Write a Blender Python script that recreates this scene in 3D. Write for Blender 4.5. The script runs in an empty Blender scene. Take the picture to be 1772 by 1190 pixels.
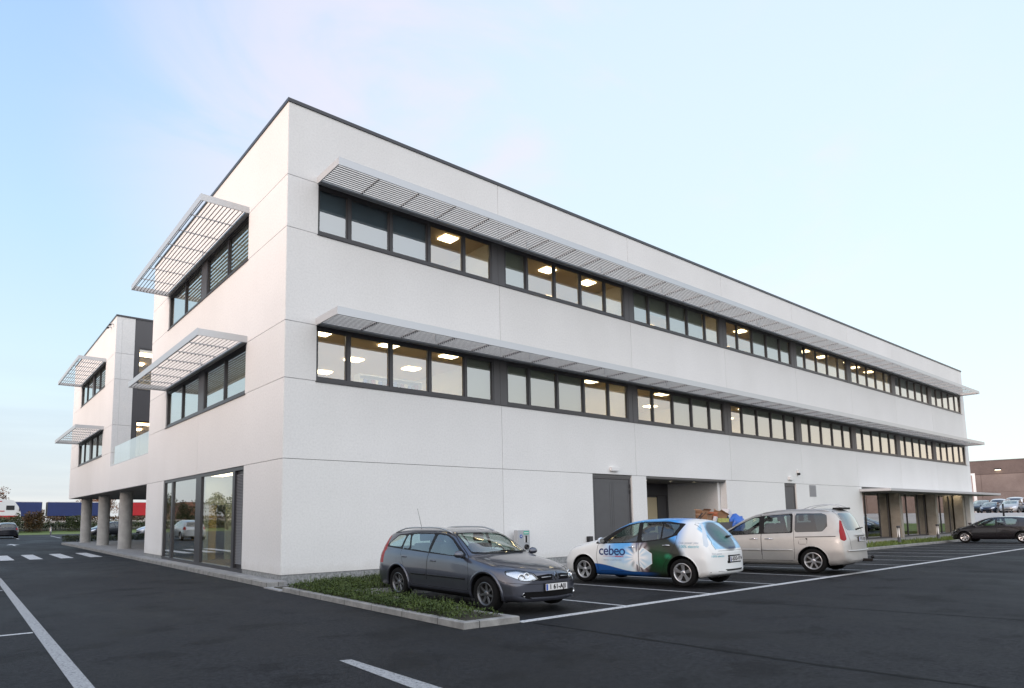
import bpy, bmesh, math, random
from mathutils import Vector, Matrix
from mathutils.bvhtree import BVHTree
R = math.radians
random.seed(7)
scene = bpy.context.scene
COL = scene.collection

# ------------------------------------------------------------------ camera
YAW, PITCH, ROLL = R(52.78), R(6.15), R(-0.535)
fwd = Vector((math.cos(YAW)*math.cos(PITCH), math.sin(YAW)*math.cos(PITCH), math.sin(PITCH)))
rgt = Vector((math.sin(YAW), -math.cos(YAW), 0))
upv = rgt.cross(fwd)
r2 = rgt*math.cos(ROLL) + upv*math.sin(ROLL)
u2 = upv*math.cos(ROLL) - rgt*math.sin(ROLL)
cam_data = bpy.data.cameras.new('camera')
cam = bpy.data.objects.new('camera', cam_data); COL.objects.link(cam)
mw = Matrix((r2, u2, -fwd)).transposed().to_4x4(); mw.translation = Vector((-6.68, -15.71, 1.681))
cam.matrix_world = mw
cam_data.sensor_width = 36; cam_data.lens = 22.67
cam_data.shift_x = 0.0656; cam_data.shift_y = 0.1007
cam_data.clip_start = 0.05; cam_data.clip_end = 3000
scene.camera = cam

# ------------------------------------------------------------------ sky, sun, exposure
SUN_EL, SUN_AZ = R(7.0), R(184)       # low sun behind and to the left of the camera
w = bpy.data.worlds.new("World"); scene.world = w; w.use_nodes = True
nt = w.node_tree; nt.nodes.clear()
def N(tree, kind, **kw):
    n = tree.nodes.new(kind)
    for k, v in kw.items():
        if k.startswith('_'): setattr(n, k[1:], v)
        else: n.inputs[k].default_value = v
    return n
def ramp(tree, stops, fac=None, interp='LINEAR'):
    n = tree.nodes.new('ShaderNodeValToRGB'); cr = n.color_ramp; cr.interpolation = interp
    while len(cr.elements) < len(stops): cr.elements.new(0.5)
    for e, (p, c) in zip(cr.elements, stops):
        e.position = p
        e.color = (c, c, c, 1) if isinstance(c, (int, float)) else (*c, 1)
    if fac is not None: tree.links.new(fac, n.inputs[0])
    return n
def mixc(tree, fac, a, b, mode='MIX'):
    n = tree.nodes.new('ShaderNodeMix'); n.data_type = 'RGBA'; n.blend_type = mode
    for sock, v in ((n.inputs[0], fac), (n.inputs[6], a), (n.inputs[7], b)):
        if isinstance(v, bpy.types.NodeSocket): tree.links.new(v, sock)
        elif isinstance(v, (int, float)): sock.default_value = v
        else: sock.default_value = (*v, 1)
    return n.outputs[2]
def math_(tree, op, a, b=0.0, clamp=False):
    n = tree.nodes.new('ShaderNodeMath'); n.operation = op; n.use_clamp = clamp
    for sock, v in ((n.inputs[0], a), (n.inputs[1], b)):
        if isinstance(v, bpy.types.NodeSocket): tree.links.new(v, sock)
        else: sock.default_value = v
    return n.outputs[0]
L = nt.links
tc = nt.nodes.new('ShaderNodeTexCoord')
sep = nt.nodes.new('ShaderNodeSeparateXYZ'); L.new(tc.outputs['Generated'], sep.inputs[0])
z = math_(nt, 'MAXIMUM', sep.outputs[2], 0.0)
elev = ramp(nt, [(0.0, (.74, .78, .83)), (.06, (.76, .83, .90)), (.18, (.70, .87, .98)), (.38, (.55, .78, .99)), (.62, (.41, .63, .98)), (1, (.27, .46, .86))], z)
# paler, pinkish veil of thin cloud towards the middle and right of the view
def dirdot(az, el=0.0):
    n = nt.nodes.new('ShaderNodeVectorMath'); n.operation = 'DOT_PRODUCT'
    L.new(tc.outputs['Generated'], n.inputs[0]); n.inputs[1].default_value = (math.cos(az)*math.cos(el), math.sin(az)*math.cos(el), math.sin(el)); return n.outputs['Value']
veil = math_(nt, 'MULTIPLY', ramp(nt, [(.62, 0), (.99, 1)], dirdot(R(30), R(22)), 'EASE').outputs[0], 0.8)
mp = nt.nodes.new('ShaderNodeMapping'); L.new(tc.outputs['Generated'], mp.inputs[0]); mp.inputs['Scale'].default_value = (1.0, 1.6, 2.6); mp.inputs['Rotation'].default_value = (0.2, 0.5, 0.6)
no = N(nt, 'ShaderNodeTexNoise', Scale=1.7, Detail=7.0, Roughness=.55, Distortion=.6); L.new(mp.outputs[0], no.inputs[0])
wisps = ramp(nt, [(.40, 0), (.60, 1)], no.outputs[0], 'EASE')
c1 = mixc(nt, veil, elev.outputs[0], (.80, .92, .99))
pk = math_(nt, 'MULTIPLY', wisps.outputs[0], ramp(nt, [(.80, 0), (.985, .8)], dirdot(R(46), R(31)), 'EASE').outputs[0])
c1 = mixc(nt, pk, c1, (.88, .83, .95))
# soft grey-blue cloud bank low over the horizon
mp2 = nt.nodes.new('ShaderNodeMapping'); L.new(tc.outputs['Generated'], mp2.inputs[0]); mp2.inputs['Scale'].default_value = (1.4, 1.4, 14.0)
no2 = N(nt, 'ShaderNodeTexNoise', Scale=1.5, Detail=5.0, Roughness=.5); L.new(mp2.outputs[0], no2.inputs[0])
low = ramp(nt, [(0, .85), (.10, .6), (.24, 0)], z, 'EASE')
bank = math_(nt, 'MULTIPLY', ramp(nt, [(.36, 0), (.56, 1)], no2.outputs[0], 'EASE').outputs[0], low.outputs[0])
bank = math_(nt, 'MULTIPLY', bank, ramp(nt, [(.2, 0), (.9, .8)], dirdot(R(110), 0), 'EASE').outputs[0])
c1 = mixc(nt, bank, c1, (.55, .64, .76))
# evening glow round the sun, and a dusty pink horizon to the south-east that the windows mirror
glow = ramp(nt, [(.02, 0), (.85, 1)], dirdot(R(248), R(22)), 'EASE')
c1 = mixc(nt, math_(nt, 'MULTIPLY', glow.outputs[0], .95), c1, (1.70, 1.73, 1.82))
glow2 = ramp(nt, [(.5, 0), (1.0, 1)], dirdot(SUN_AZ, R(8)), 'EASE')
c1 = mixc(nt, math_(nt, 'MULTIPLY', glow2.outputs[0], .7), c1, (1.5, 1.18, 1.0))
pinkh = math_(nt, 'MULTIPLY', ramp(nt, [(.85, 0), (.97, 1)], dirdot(R(-25), R(5)), 'EASE').outputs[0], ramp(nt, [(0, 1), (.34, 0)], z, 'EASE').outputs[0])
c1 = mixc(nt, math_(nt, 'MULTIPLY', pinkh, .85), c1, (1.12, .88, .74))
ground_dark = ramp(nt, [(.49, (.10, .10, .10)), (.5, (1, 1, 1))], math_(nt, 'MULTIPLY_ADD', sep.outputs[2], .5))
ground_dark.inputs[0].default_value = 1
for l in list(ground_dark.inputs[0].links): nt.links.remove(l)
hz = math_(nt, 'ADD', math_(nt, 'MULTIPLY', sep.outputs[2], .5), .5); L.new(hz, ground_dark.inputs[0])
c1 = mixc(nt, 1.0, c1, ground_dark.outputs[0], 'MULTIPLY')
sky = nt.nodes.new('ShaderNodeTexSky'); sky.sky_type = 'NISHITA'; sky.sun_disc = False
sky.sun_elevation = SUN_EL; sky.sun_rotation = math.pi/2 - SUN_AZ
bg1 = N(nt, 'ShaderNodeBackground', Strength=0.05); L.new(sky.outputs[0], bg1.inputs[0])
bg2 = N(nt, 'ShaderNodeBackground', Strength=0.97); L.new(c1, bg2.inputs[0])
add = nt.nodes.new('ShaderNodeAddShader'); L.new(bg1.outputs[0], add.inputs[0]); L.new(bg2.outputs[0], add.inputs[1])
wo = nt.nodes.new('ShaderNodeOutputWorld'); L.new(add.outputs[0], wo.inputs[0])

sd = bpy.data.lights.new('sun', 'SUN'); sd.energy = 2.35; sd.angle = R(14); sd.color = (1.0, .79, .71)
sun = bpy.data.objects.new('sun', sd); COL.objects.link(sun)
sv = Vector((math.cos(SUN_AZ)*math.cos(SUN_EL), math.sin(SUN_AZ)*math.cos(SUN_EL), math.sin(SUN_EL)))
sun.rotation_euler = sv.to_track_quat('Z', 'Y').to_euler()

scene.view_settings.view_transform = 'Standard'; scene.view_settings.look = 'None'
scene.view_settings.exposure = 0.0; scene.view_settings.gamma = 1.0
scene.render.engine = 'CYCLES'
scene.cycles.use_denoising = True
scene.cycles.max_bounces = 8; scene.cycles.transparent_max_bounces = 16
scene.cycles.sample_clamp_indirect = 6.0
scene.render.film_transparent = False

# ------------------------------------------------------------------ helpers
def ext(name, bm, mat, parent=None, smooth=False, normals=None):
    me = bpy.data.meshes.new(name); bm.to_mesh(me); bm.free()
    for m in (mat if isinstance(mat, (list, tuple)) else [mat]): me.materials.append(m)
    if smooth:
        for p in me.polygons: p.use_smooth = True
    o = bpy.data.objects.new(name, me); COL.objects.link(o)
    if parent: o.parent = parent
    return o
def tag(o, label=None, cat=None, group=None, kind=None):
    if label: o['label'] = label
    if cat: o['category'] = cat
    if group: o['group'] = group
    if kind: o['kind'] = kind
    return o
def thing(name, label, cat, loc=(0, 0, 0), rz=0, group=None, scale=1):
    o = bpy.data.objects.new(name, None); COL.objects.link(o); o.empty_display_size = .2
    o.location = loc; o.rotation_euler = (0, 0, rz); o.scale = (scale,)*3
    return tag(o, label, cat, group)
def copy_tree(o, parent=None):
    c = o.copy(); COL.objects.link(c); c.parent = parent
    for ch in list(o.children): copy_tree(ch, c)
    return c
def box(bm, x0, x1, y0, y1, z0, z1, mi=0):
    vs = [bm.verts.new((x, y, zz)) for zz in (z0, z1) for y in (y0, y1) for x in (x0, x1)]
    for f in ((0, 2, 3, 1), (4, 5, 7, 6), (0, 1, 5, 4), (2, 6, 7, 3), (0, 4, 6, 2), (1, 3, 7, 5)):
        fc = bm.faces.new([vs[i] for i in f]); fc.material_index = mi
    return vs
def boxes(name, L_, mat, parent=None, bevel=0.0):
    bm = bmesh.new()
    for b in L_:
        box(bm, min(b[0], b[1]), max(b[0], b[1]), min(b[2], b[3]), max(b[2], b[3]), min(b[4], b[5]), max(b[4], b[5]), b[6] if len(b) > 6 else 0)
    if bevel: bmesh.ops.bevel(bm, geom=bm.edges[:], offset=bevel, segments=1, affect='EDGES')
    return ext(name, bm, mat, parent)
def tube(bm, pts, rad, seg=8, mi=0, cap=True):
    pts = [Vector(p) for p in pts]; rings = []
    for i, p in enumerate(pts):
        d = (pts[min(i+1, len(pts)-1)] - pts[max(i-1, 0)]).normalized()
        a = d.cross(Vector((0, 0, 1))); a = a.normalized() if a.length > 1e-3 else Vector((1, 0, 0))
        b = d.cross(a); rr = rad[i] if isinstance(rad, (list, tuple)) else rad
        rings.append([bm.verts.new(p + a*rr*math.cos(t) + b*rr*math.sin(t)) for t in [2*math.pi*k/seg for k in range(seg)]])
    for r0, r1 in zip(rings, rings[1:]):
        for k in range(seg):
            f = bm.faces.new((r0[k], r0[(k+1) % seg], r1[(k+1) % seg], r1[k])); f.material_index = mi; f.smooth = True
    if cap:
        for r in (rings[0][::-1], rings[-1]):
            f = bm.faces.new(r); f.material_index = mi
def lathe(bm, prof, seg=32, axis='y', c=(0, 0, 0), mi=0, close=False):
    """prof: list of (offset along axis, radius)"""
    rings = []
    for (h, r) in prof:
        ring = []
        for k in range(seg):
            t = 2*math.pi*k/seg; a, b = r*math.cos(t), r*math.sin(t)
            p = {'y': (a, h, b), 'z': (a, b, h), 'x': (h, a, b)}[axis]
            ring.append(bm.verts.new((p[0]+c[0], p[1]+c[1], p[2]+c[2])))
        rings.append(ring)
    for r0, r1 in zip(rings, rings[1:]):
        for k in range(seg):
            f = bm.faces.new((r0[k], r0[(k+1) % seg], r1[(k+1) % seg], r1[k])); f.smooth = True; f.material_index = mi
def quad(name, pts, mat, parent=None):
    bm = bmesh.new(); bm.faces.new([bm.verts.new(p) for p in pts]); return ext(name, bm, mat, parent)

# ------------------------------------------------------------------ materials
def material(name):
    m = bpy.data.materials.new(name); m.use_nodes = True; t = m.node_tree; t.nodes.clear()
    out = t.nodes.new('ShaderNodeOutputMaterial'); b = t.nodes.new('ShaderNodeBsdfPrincipled')
    t.links.new(b.outputs[0], out.inputs[0]); return m, t, b, out
def coords(t, kind='Object', scale=None):
    tc = t.nodes.new('ShaderNodeTexCoord'); o = tc.outputs[kind]
    if scale:
        mp = t.nodes.new('ShaderNodeMapping'); mp.inputs['Scale'].default_value = scale; t.links.new(o, mp.inputs[0]); o = mp.outputs[0]
    return o
def noise(t, co, scale, detail=4, rough=.55, dist=0):
    n = N(t, 'ShaderNodeTexNoise', Scale=scale, Detail=detail, Roughness=rough, Distortion=dist); t.links.new(co, n.inputs[0]); return n.outputs[0]
def bump(t, b, h, strength, dist=.01):
    n = N(t, 'ShaderNodeBump', Strength=strength, Distance=dist); t.links.new(h, n.inputs['Height']); t.links.new(n.outputs[0], b.inputs['Normal']); return n
def simple(name, col, rough=.5, metal=0.0, spec=.5, var=0.0, vscale=3.0, bumps=0.0, bscale=60, coat=0.0):
    m, t, b, o = material(name)
    b.inputs['Base Color'].default_value = (*col, 1); b.inputs['Roughness'].default_value = rough; b.inputs['Metallic'].default_value = metal
    b.inputs['Specular IOR Level'].default_value = spec; b.inputs['Coat Weight'].default_value = coat; b.inputs['Coat Roughness'].default_value = .03
    if var:
        n = noise(t, coords(t), vscale, 5)
        c = ramp(t, [(.3, tuple(max(0, x*(1-var)) for x in col)), (.7, tuple(x*(1+var) for x in col))], n)
        t.links.new(c.outputs[0], b.inputs['Base Color'])
    if bumps: bump(t, b, noise(t, coords(t), bscale, 3), bumps, .004)
    return m
def emit(name, col, s):
    m, t, b, o = material(name); b.inputs['Base Color'].default_value = (*col, 1)
    b.inputs['Emission Color'].default_value = (*col, 1); b.inputs['Emission Strength'].default_value = s; return m

def wz(t, co):
    s = t.nodes.new('ShaderNodeSeparateXYZ'); t.links.new(co, s.inputs[0]); return s.outputs[2]
def mat_panel():          # white precast concrete with exposed fine aggregate
    m, t, b, o = material('white_precast_concrete'); co = coords(t)
    v = N(t, 'ShaderNodeTexVoronoi', Scale=55.0); t.links.new(co, v.inputs[0])
    g = ramp(t, [(.30, (.72, .72, .715)), (.5, (.80, .80, .795)), (.72, (.86, .86, .855))], noise(t, co, 17, 5, .8))
    big = ramp(t, [(.3, (.94, .94, .94)), (.7, (1, 1, 1))], noise(t, co, .35, 5, .6))
    spots = ramp(t, [(.0, (.45, .43, .40)), (.045, (1, 1, 1))], v.outputs['Distance'])
    rnd = ramp(t, [(.86, (1, 1, 1)), (.88, (.0, .0, .0))], noise(t, co, 6.3, 2))
    sp2 = mixc(t, rnd.outputs[0], (1, 1, 1), spots.outputs[0])
    streak = ramp(t, [(.40, (.965, .965, .96)), (.60, (1, 1, 1))], noise(t, coords(t, 'Object', (.5, .5, .10)), .9, 4, .5))
    c = mixc(t, 1, g.outputs[0], big.outputs[0], 'MULTIPLY'); c = mixc(t, 1, c, sp2, 'MULTIPLY'); c = mixc(t, .6, c, streak.outputs[0], 'MULTIPLY')
    ge = t.nodes.new('ShaderNodeNewGeometry'); pv = ramp(t, [(0, (.955, .955, .95)), (1, (1.0, 1.0, 1.0))], ge.outputs['Random Per Island']); c = mixc(t, 1, c, pv.outputs[0], 'MULTIPLY')
    foot = ramp(t, [(.0, (.90, .89, .87)), (.12, (1, 1, 1))], math_(t, 'MULTIPLY', math_(t, 'ADD', wz(t, co), math_(t, 'MULTIPLY', noise(t, co, 2.5, 5, .7), -.5)), .5)); c = mixc(t, 1, c, foot.outputs[0], 'MULTIPLY')
    t.links.new(c, b.inputs['Base Color']); b.inputs['Roughness'].default_value = .85; b.inputs['Specular IOR Level'].default_value = .25
    bump(t, b, noise(t, co, 90, 4, .75), .55, .006); return m
def mixn(t, a, b_, f=.5):
    return math_(t, 'ADD', math_(t, 'MULTIPLY', a, 1-f), math_(t, 'MULTIPLY', b_, f))
def mat_asphalt():
    m, t, b, o = material('asphalt'); co = coords(t)
    fine = noise(t, co, 130, 3, .8); mid = noise(t, co, 14, 4, .6); big = noise(t, coords(t, 'Object', (1, .55, 1)), .33, 5, .62)
    c = ramp(t, [(.42, (.0035, .0038, .0045)), (.58, (.035, .0365, .041))], mixn(t, mixn(t, fine, noise(t, co, 38, 3, .85)), noise(t, co, 13, 4, .9), .4))
    st = ramp(t, [(.36, (.50, .50, .51)), (.47, (.92, .92, .92)), (.62, (1.3, 1.3, 1.3))], big)
    st2 = ramp(t, [(.36, (.78, .78, .79)), (.6, (1.06, 1.06, 1.05))], mid)
    c2 = mixc(t, 1, c.outputs[0], st.outputs[0], 'MULTIPLY'); c2 = mixc(t, 1, c2, st2.outputs[0], 'MULTIPLY')
    pt = ramp(t, [(.535, (1, 1, 1)), (.60, (.48, .48, .49))], mixn(t, noise(t, coords(t, 'Object', (1, 1.5, 1)), .75, 3, .5), noise(t, co, 9, 4, .8), .22))
    c2 = mixc(t, 1, c2, pt.outputs[0], 'MULTIPLY')
    # a few pale grit specks
    v = N(t, 'ShaderNodeTexVoronoi', Scale=9.0); t.links.new(co, v.inputs[0])
    sp = ramp(t, [(.0, (1, 1, 1)), (.022, (0, 0, 0))], v.outputs['Distance'])
    sel = ramp(t, [(.66, 0.0), (.70, 1.0)], noise(t, co, 3.1, 1))
    k = math_(t, 'MULTIPLY', sp.outputs[0], sel.outputs[0])
    c2 = mixc(t, k, c2, (.28, .27, .25))
    t.links.new(c2, b.inputs['Base Color'])
    rr = ramp(t, [(.35, .58), (.6, .80)], big); t.links.new(rr.outputs[0], b.inputs['Roughness'])
    b.inputs['Specular IOR Level'].default_value = .22
    bump(t, b, fine, .8, .014); return m
def mat_paintmark(nm='road_marking_paint', k=1.0):
    m, t, b, o = material(nm); co = coords(t)
    c = ramp(t, [(.38, (.10*k, .10*k, .105*k)), (.47, (.50*k, .51*k, .52*k)), (.7, (.70*k, .71*k, .72*k))], noise(t, co, 26, 5, .85))
    t.links.new(c.outputs[0], b.inputs['Base Color']); b.inputs['Roughness'].default_value = .7
    bump(t, b, noise(t, co, 120, 3, .8), .4, .008); return m
def mat_concrete(name, c0, c1, sc=5, hole=False, rough=.85, grain=120):
    m, t, b, o = material(name); co = coords(t)
    c = ramp(t, [(.3, c0), (.7, c1)], noise(t, co, sc, 7, .65)); g = ramp(t, [(.3, .78), (.7, 1.08)], noise(t, co, grain, 3, .7))
    cc = mixc(t, 1, c.outputs[0], g.outputs[0], 'MULTIPLY')
    t.links.new(cc, b.inputs['Base Color']); b.inputs['Roughness'].default_value = rough; b.inputs['Specular IOR Level'].default_value = .3
    bump(t, b, noise(t, co, grain, 4, .7), .4, .006); return m
def mat_glass(name, tint, base, rough=0.0, wob=0.0):
    m, t, b, o = material(name); t.nodes.remove(b)
    tr = N(t, 'ShaderNodeBsdfTransparent'); tr.inputs[0].default_value = (*tint, 1)
    gl = N(t, 'ShaderNodeBsdfGlossy', Roughness=rough); gl.inputs[0].default_value = (.97, .97, .95, 1)
    lw = N(t, 'ShaderNodeLayerWeight', Blend=.5); ge = t.nodes.new('ShaderNodeNewGeometry')
    f = math_(t, 'ADD', math_(t, 'MULTIPLY', math_(t, 'POWER', lw.outputs['Facing'], 2.3), 1.0-base), base, True)
    f = math_(t, 'MULTIPLY', f, math_(t, 'SUBTRACT', 1.0, ge.outputs['Backfacing']))
    mx = t.nodes.new('ShaderNodeMixShader'); t.links.new(f, mx.inputs[0]); t.links.new(tr.outputs[0], mx.inputs[1]); t.links.new(gl.outputs[0], mx.inputs[2])
    t.links.new(mx.outputs[0], o.inputs[0])
    if wob:
        bp = N(t, 'ShaderNodeBump', Strength=wob, Distance=.02); t.links.new(noise(t, coords(t), .9, 2), bp.inputs['Height'])
        t.links.new(bp.outputs[0], gl.inputs['Normal'])
    return m
def mat_foliage(name, dark, light, sc=2.0, back=.25):
    m, t, b, o = material(name); co = coords(t)
    ge = t.nodes.new('ShaderNodeNewGeometry')
    c = ramp(t, [(.25, dark), (.75, light)], noise(t, co, sc, 4, .6))
    rnd = ramp(t, [(0, .65), (1, 1.3)], ge.outputs['Random Per Island'])
    cc = mixc(t, 1, c.outputs[0], rnd.outputs[0], 'MULTIPLY')
    t.links.new(cc, b.inputs['Base Color']); b.inputs['Roughness'].default_value = .6; b.inputs['Specular IOR Level'].default_value = .3
    return m
M = {}
M['panel'] = mat_panel(); M['asphalt'] = mat_asphalt(); M['mark'] = mat_paintmark(); M['worn'] = mat_paintmark('worn_road_paint', .62)
M['plinth'] = mat_concrete('grey_plinth_stone', (.17, .18, .185), (.40, .41, .41), 14, grain=60)
M['column'] = mat_concrete('grey_column_concrete', (.32, .32, .31), (.46, .455, .44), 2.2)
M['pier'] = mat_concrete('beige_pier_concrete', (.27, .245, .21), (.38, .35, .30), 2.0)
M['kerb'] = mat_concrete('kerb_concrete', (.20, .20, .195), (.38, .375, .36), 4)
def kerb_joints(m):
    t = m.node_tree; b = [n for n in t.nodes if n.type == 'BSDF_PRINCIPLED'][0]; src = b.inputs['Base Color'].links[0].from_socket
    sp = t.nodes.new('ShaderNodeSeparateXYZ'); t.links.new(coords(t), sp.inputs[0]); k = None
    for ax_ in (0, 1):
        f = math_(t, 'LESS_THAN', math_(t, 'FRACT', math_(t, 'ADD', sp.outputs[ax_], .37 if ax_ else .23)), .014); k = f if k is None else math_(t, 'MAXIMUM', k, f)
    t.links.new(mixc(t, k, src, (.03, .03, .03)), b.inputs['Base Color'])
kerb_joints(M['kerb'])
M['paving'] = mat_concrete('pale_paving_concrete', (.26, .26, .265), (.40, .40, .40), 3)
M['yard'] = mat_concrete('pale_yard_concrete', (.42, .39, .365), (.54, .50, .47), .2)
M['joint'] = simple('joint_sealant', (.12, .12, .12), .8)
M['frame'] = simple('dark_grey_aluminium', (.045, .044, .049), .38, .0, .5)
M['frame2'] = simple('grey_cladding', (.075, .073, .078), .42, .0, .5)
M['door'] = simple('slate_grey_door_paint', (.082, .084, .09), .45, var=.06)
M['alu'] = simple('pale_anodised_aluminium', (.52, .535, .55), .38, .35, .5)
M['alud'] = simple('grey_louvre_blade', (.15, .155, .17), .5, .1, .4)
M['grille_alu'] = simple('grey_ventilation_grille', (.30, .305, .32), .5, .2)
M['coping'] = simple('dark_coping_metal', (.055, .055, .062), .4, .3)
M['black'] = simple('black_plastic', (.012, .012, .013), .45)
M['blind'] = simple('grey_green_blind_cloth', (.36, .40, .36), .9)
M['blindb'] = simple('slate_blue_blind_cloth', (.17, .25, .38), .85)
M['ceil'] = simple('cream_ceiling', (.74, .58, .38), .9)
M['inwall'] = simple('interior_wall', (.74, .70, .60), .9)
M['floor'] = simple('beige_carpet', (.36, .32, .26), .95)
M['light'] = emit('ceiling_light_panel', (1.0, .82, .56), 11.0)
M['lens'] = emit('downlight_lens', (1.0, .86, .62), 7.0)
M['glass'] = mat_glass('window_glass', (.86, .87, .82), .30, 0.0, .02)
M['cglass'] = mat_glass('car_glass', (.55, .66, .62), .10)
M['balglass'] = mat_glass('balustrade_glass', (.88, .92, .92), .20)
M['white'] = simple('white_plastic', (.75, .75, .75), .4)
M['ground'] = simple('soil', (.05, .045, .03), .95, var=.3)
M['grass'] = mat_foliage('grass_blades', (.06, .095, .018), (.13, .17, .04), .8)
M['verge'] = simple('dry_verge_grass', (.13, .115, .07), .95, var=.45, vscale=.25)
M['lawn'] = simple('lawn_turf', (.10, .145, .03), .95, var=.3, vscale=.5)
M['shrub'] = mat_foliage('shrub_leaves', (.024, .045, .010), (.092, .128, .028), 2.2)
M['shrubred'] = mat_foliage('rusty_shrub_leaves', (.05, .035, .015), (.14, .075, .03), 1.2)
M['hedge'] = mat_foliage('hedge_leaves', (.03, .045, .018), (.085, .10, .04), .35)
M['autumn'] = mat_foliage('autumn_leaves', (.20, .09, .05), (.36, .20, .11), .6)
M['treegreen'] = mat_foliage('tree_leaves', (.02, .035, .015), (.06, .08, .03), .5)
M['bark'] = simple('bark', (.06, .05, .04), .9, var=.3)

# ------------------------------------------------------------------ ground
H, z5, z4, z3, z2, z1, zp = 13.138, 10.954, 9.482, 6.896, 5.355, 3.222, .239
a1, a2, a3, LX = 14.704, 23.377, 38.47, 58.315
W0, W9, PITCHX, P1X = .91, 57.465, 7.121, 7.637
def sstep(a, b, x):
    t = min(max((x-a)/(b-a), 0), 1); return t*t*(3-2*t)
def gz(x, y):
    """height of the ground"""
    if y > 70: return 1.4*sstep(88, 106, y)
    h = 0.0
    if x > .45 and y < -.2:
        h = -.022*min(max(y+8, 0), 6.5)
        h *= 1 - sstep(60, 64, x)
    if x > 62: h += 1.50*sstep(62, 84, x)
    return h
def terrain(name, xs, ys, dz, mat):
    bm = bmesh.new(); g = [[bm.verts.new((x, y, gz(x, y)+dz)) for x in xs] for y in ys]
    for j in range(len(ys)-1):
        for i in range(len(xs)-1):
            bm.faces.new((g[j][i], g[j][i+1], g[j+1][i+1], g[j+1][i]))
    return ext(name, bm, mat, smooth=False)
def lin(a, b, n): return [a+(b-a)*i/n for i in range(n+1)]
def cleaned(v): 
    v = sorted(set(round(x, 3) for x in v)); return v
XS = cleaned([-700, -300, -150, -90] + lin(-60, 0, 6) + [.44, .46] + lin(5, 60, 11) + lin(62, 86, 12) + [100, 150, 300, 700])
YS = cleaned([-700, -300, -120, -60, -20] + lin(-8, -1.5, 5) + [-.6, -.2, -.19, 0, 20, 40, 60, 70] + lin(72, 110, 19) + [125, 160, 250, 500, 900])
o = terrain('ground', XS, YS, -.06, M['verge']); tag(o, kind='structure')
AX = [x for x in XS if -90 <= x <= 62]; AY = [y for y in YS if -60 <= y <= 72] + [74.6]
o = terrain('car_park', AX, AY, 0.0, M['asphalt']); tag(o, kind='structure')
def flat(name, poly, mat, dz=.004, kind='structure'):
    bm = bmesh.new(); bm.faces.new([bm.verts.new((x, y, gz(x, y)+dz)) for x, y in poly])
    return tag(ext(name, bm, mat), kind=kind)
# lawn strip beyond the car park, pale yard to the east
def grid_sheet(name, x0, x1, nx, y0, y1, ny, dz, mat):
    return tag(terrain(name, lin(x0, x1, nx), lin(y0, y1, ny), dz, mat), kind='structure')
grid_sheet('lawn', -60, 60, 6, 74.7, 92, 6, -.02, M['lawn'])
grid_sheet('grass_bank', 62.05, 71, 9, -30, 14, 4, .0, M['lawn'])
grid_sheet('concrete_yard', 71.05, 128, 16, -40, 60, 4, .0, M['yard'])
grid_sheet('motorway', -150, 200, 4, 108, 146, 4, .02, M['asphalt'])
# markings
flat('white_line', [(-5.62, -14), (-5.44, -14), (-5.46, 7.6), (-5.60, 7.4)], M['worn'])
for y in (-4.03, 3.43, -11.5): flat('bay_line', [(-10.6, y-.05), (-5.625, y-.05), (-5.625, y+.05), (-10.6, y+.05)], M['mark'])
for x in (-4.99, -3.95, -2.78, -1.62): flat('zebra_stripe', [(x, 17.55), (x+.5, 17.55), (x+.5, 22.2), (x, 22.2)], M['mark'])
flat('lane_dash', [(-2.95, -8.70), (-3.0, -11.6), (-2.70, -11.6), (-2.81, -8.73)], M['worn'])
o = boxes('front_line', [(.6, 52, -8.12, -7.98, .0, .006)], M['mark']); tag(o, kind='structure')
for k in range(16):
    x = 3.38 + 2.84*k
    if k == 0: x = 3.36
    bm = bmesh.new(); ys = lin(-7.975, -1.2 if k else -2.99, 6)
    if k >= 7: ys = lin(-7.975, -3.15, 4)
    a = [bm.verts.new((x-.045, y, gz(x, y)+.005)) for y in ys]; b_ = [bm.verts.new((x+.045, y, gz(x, y)+.005)) for y in ys]
    for i in range(len(ys)-1): bm.faces.new((a[i], b_[i], b_[i+1], a[i+1]))
    tag(ext('bay_line', bm, M['mark']), kind='structure')
# arrow on the far lane and far bay lines
flat('lane_arrow', [(-3.32, 36.3), (-3.2, 36.3), (-3.2, 38.4), (-2.85, 38.2), (-3.26, 40.6), (-3.67, 38.2), (-3.32, 38.4)], M['mark'])
flat('bay_line', [(-1.85, 55.0), (-1.72, 55.0), (-1.72, 62.5), (-1.85, 62.5)], M['mark'])
flat('bay_line', [(1.45, 55.4), (1.6, 55.4), (1.9, 66.2), (1.78, 66.2)], M['mark'])
# asphalt seams
M['tar'] = simple('tar_seam', (.0022, .0022, .0025), .75, spec=.2, bumps=.5)
def seam(pts, w):
    bm = bmesh.new(); a = []; b_ = []
    P = []
    for (x0, y0), (x1, y1) in zip(pts, pts[1:]):
        for i in range(14): P.append((x0+(x1-x0)*i/14, y0+(y1-y0)*i/14))
    P.append(pts[-1])
    for i, (x, y) in enumerate(P):
        ww = w*(.6+.8*random.random()); dx = .012*random.uniform(-1, 1)
        a.append(bm.verts.new((x-ww/2+dx, y, gz(x, y)+.003))); b_.append(bm.verts.new((x+ww/2+dx, y, gz(x, y)+.003)))
    for i in range(len(P)-1): bm.faces.new((a[i+1], b_[i+1], b_[i], a[i]))
    tag(ext('asphalt_seam', bm, M['tar']), kind='structure')
seam([(.72, -8.25), (.97, -10.86), (1.08, -12.23), (1.32, -13.67), (1.5, -15.5)], .075)
seam([(5.3, -8.3), (5.47, -8.93), (6.09, -11.01), (6.65, -12.98), (7.3, -15.5)], .05)

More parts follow.
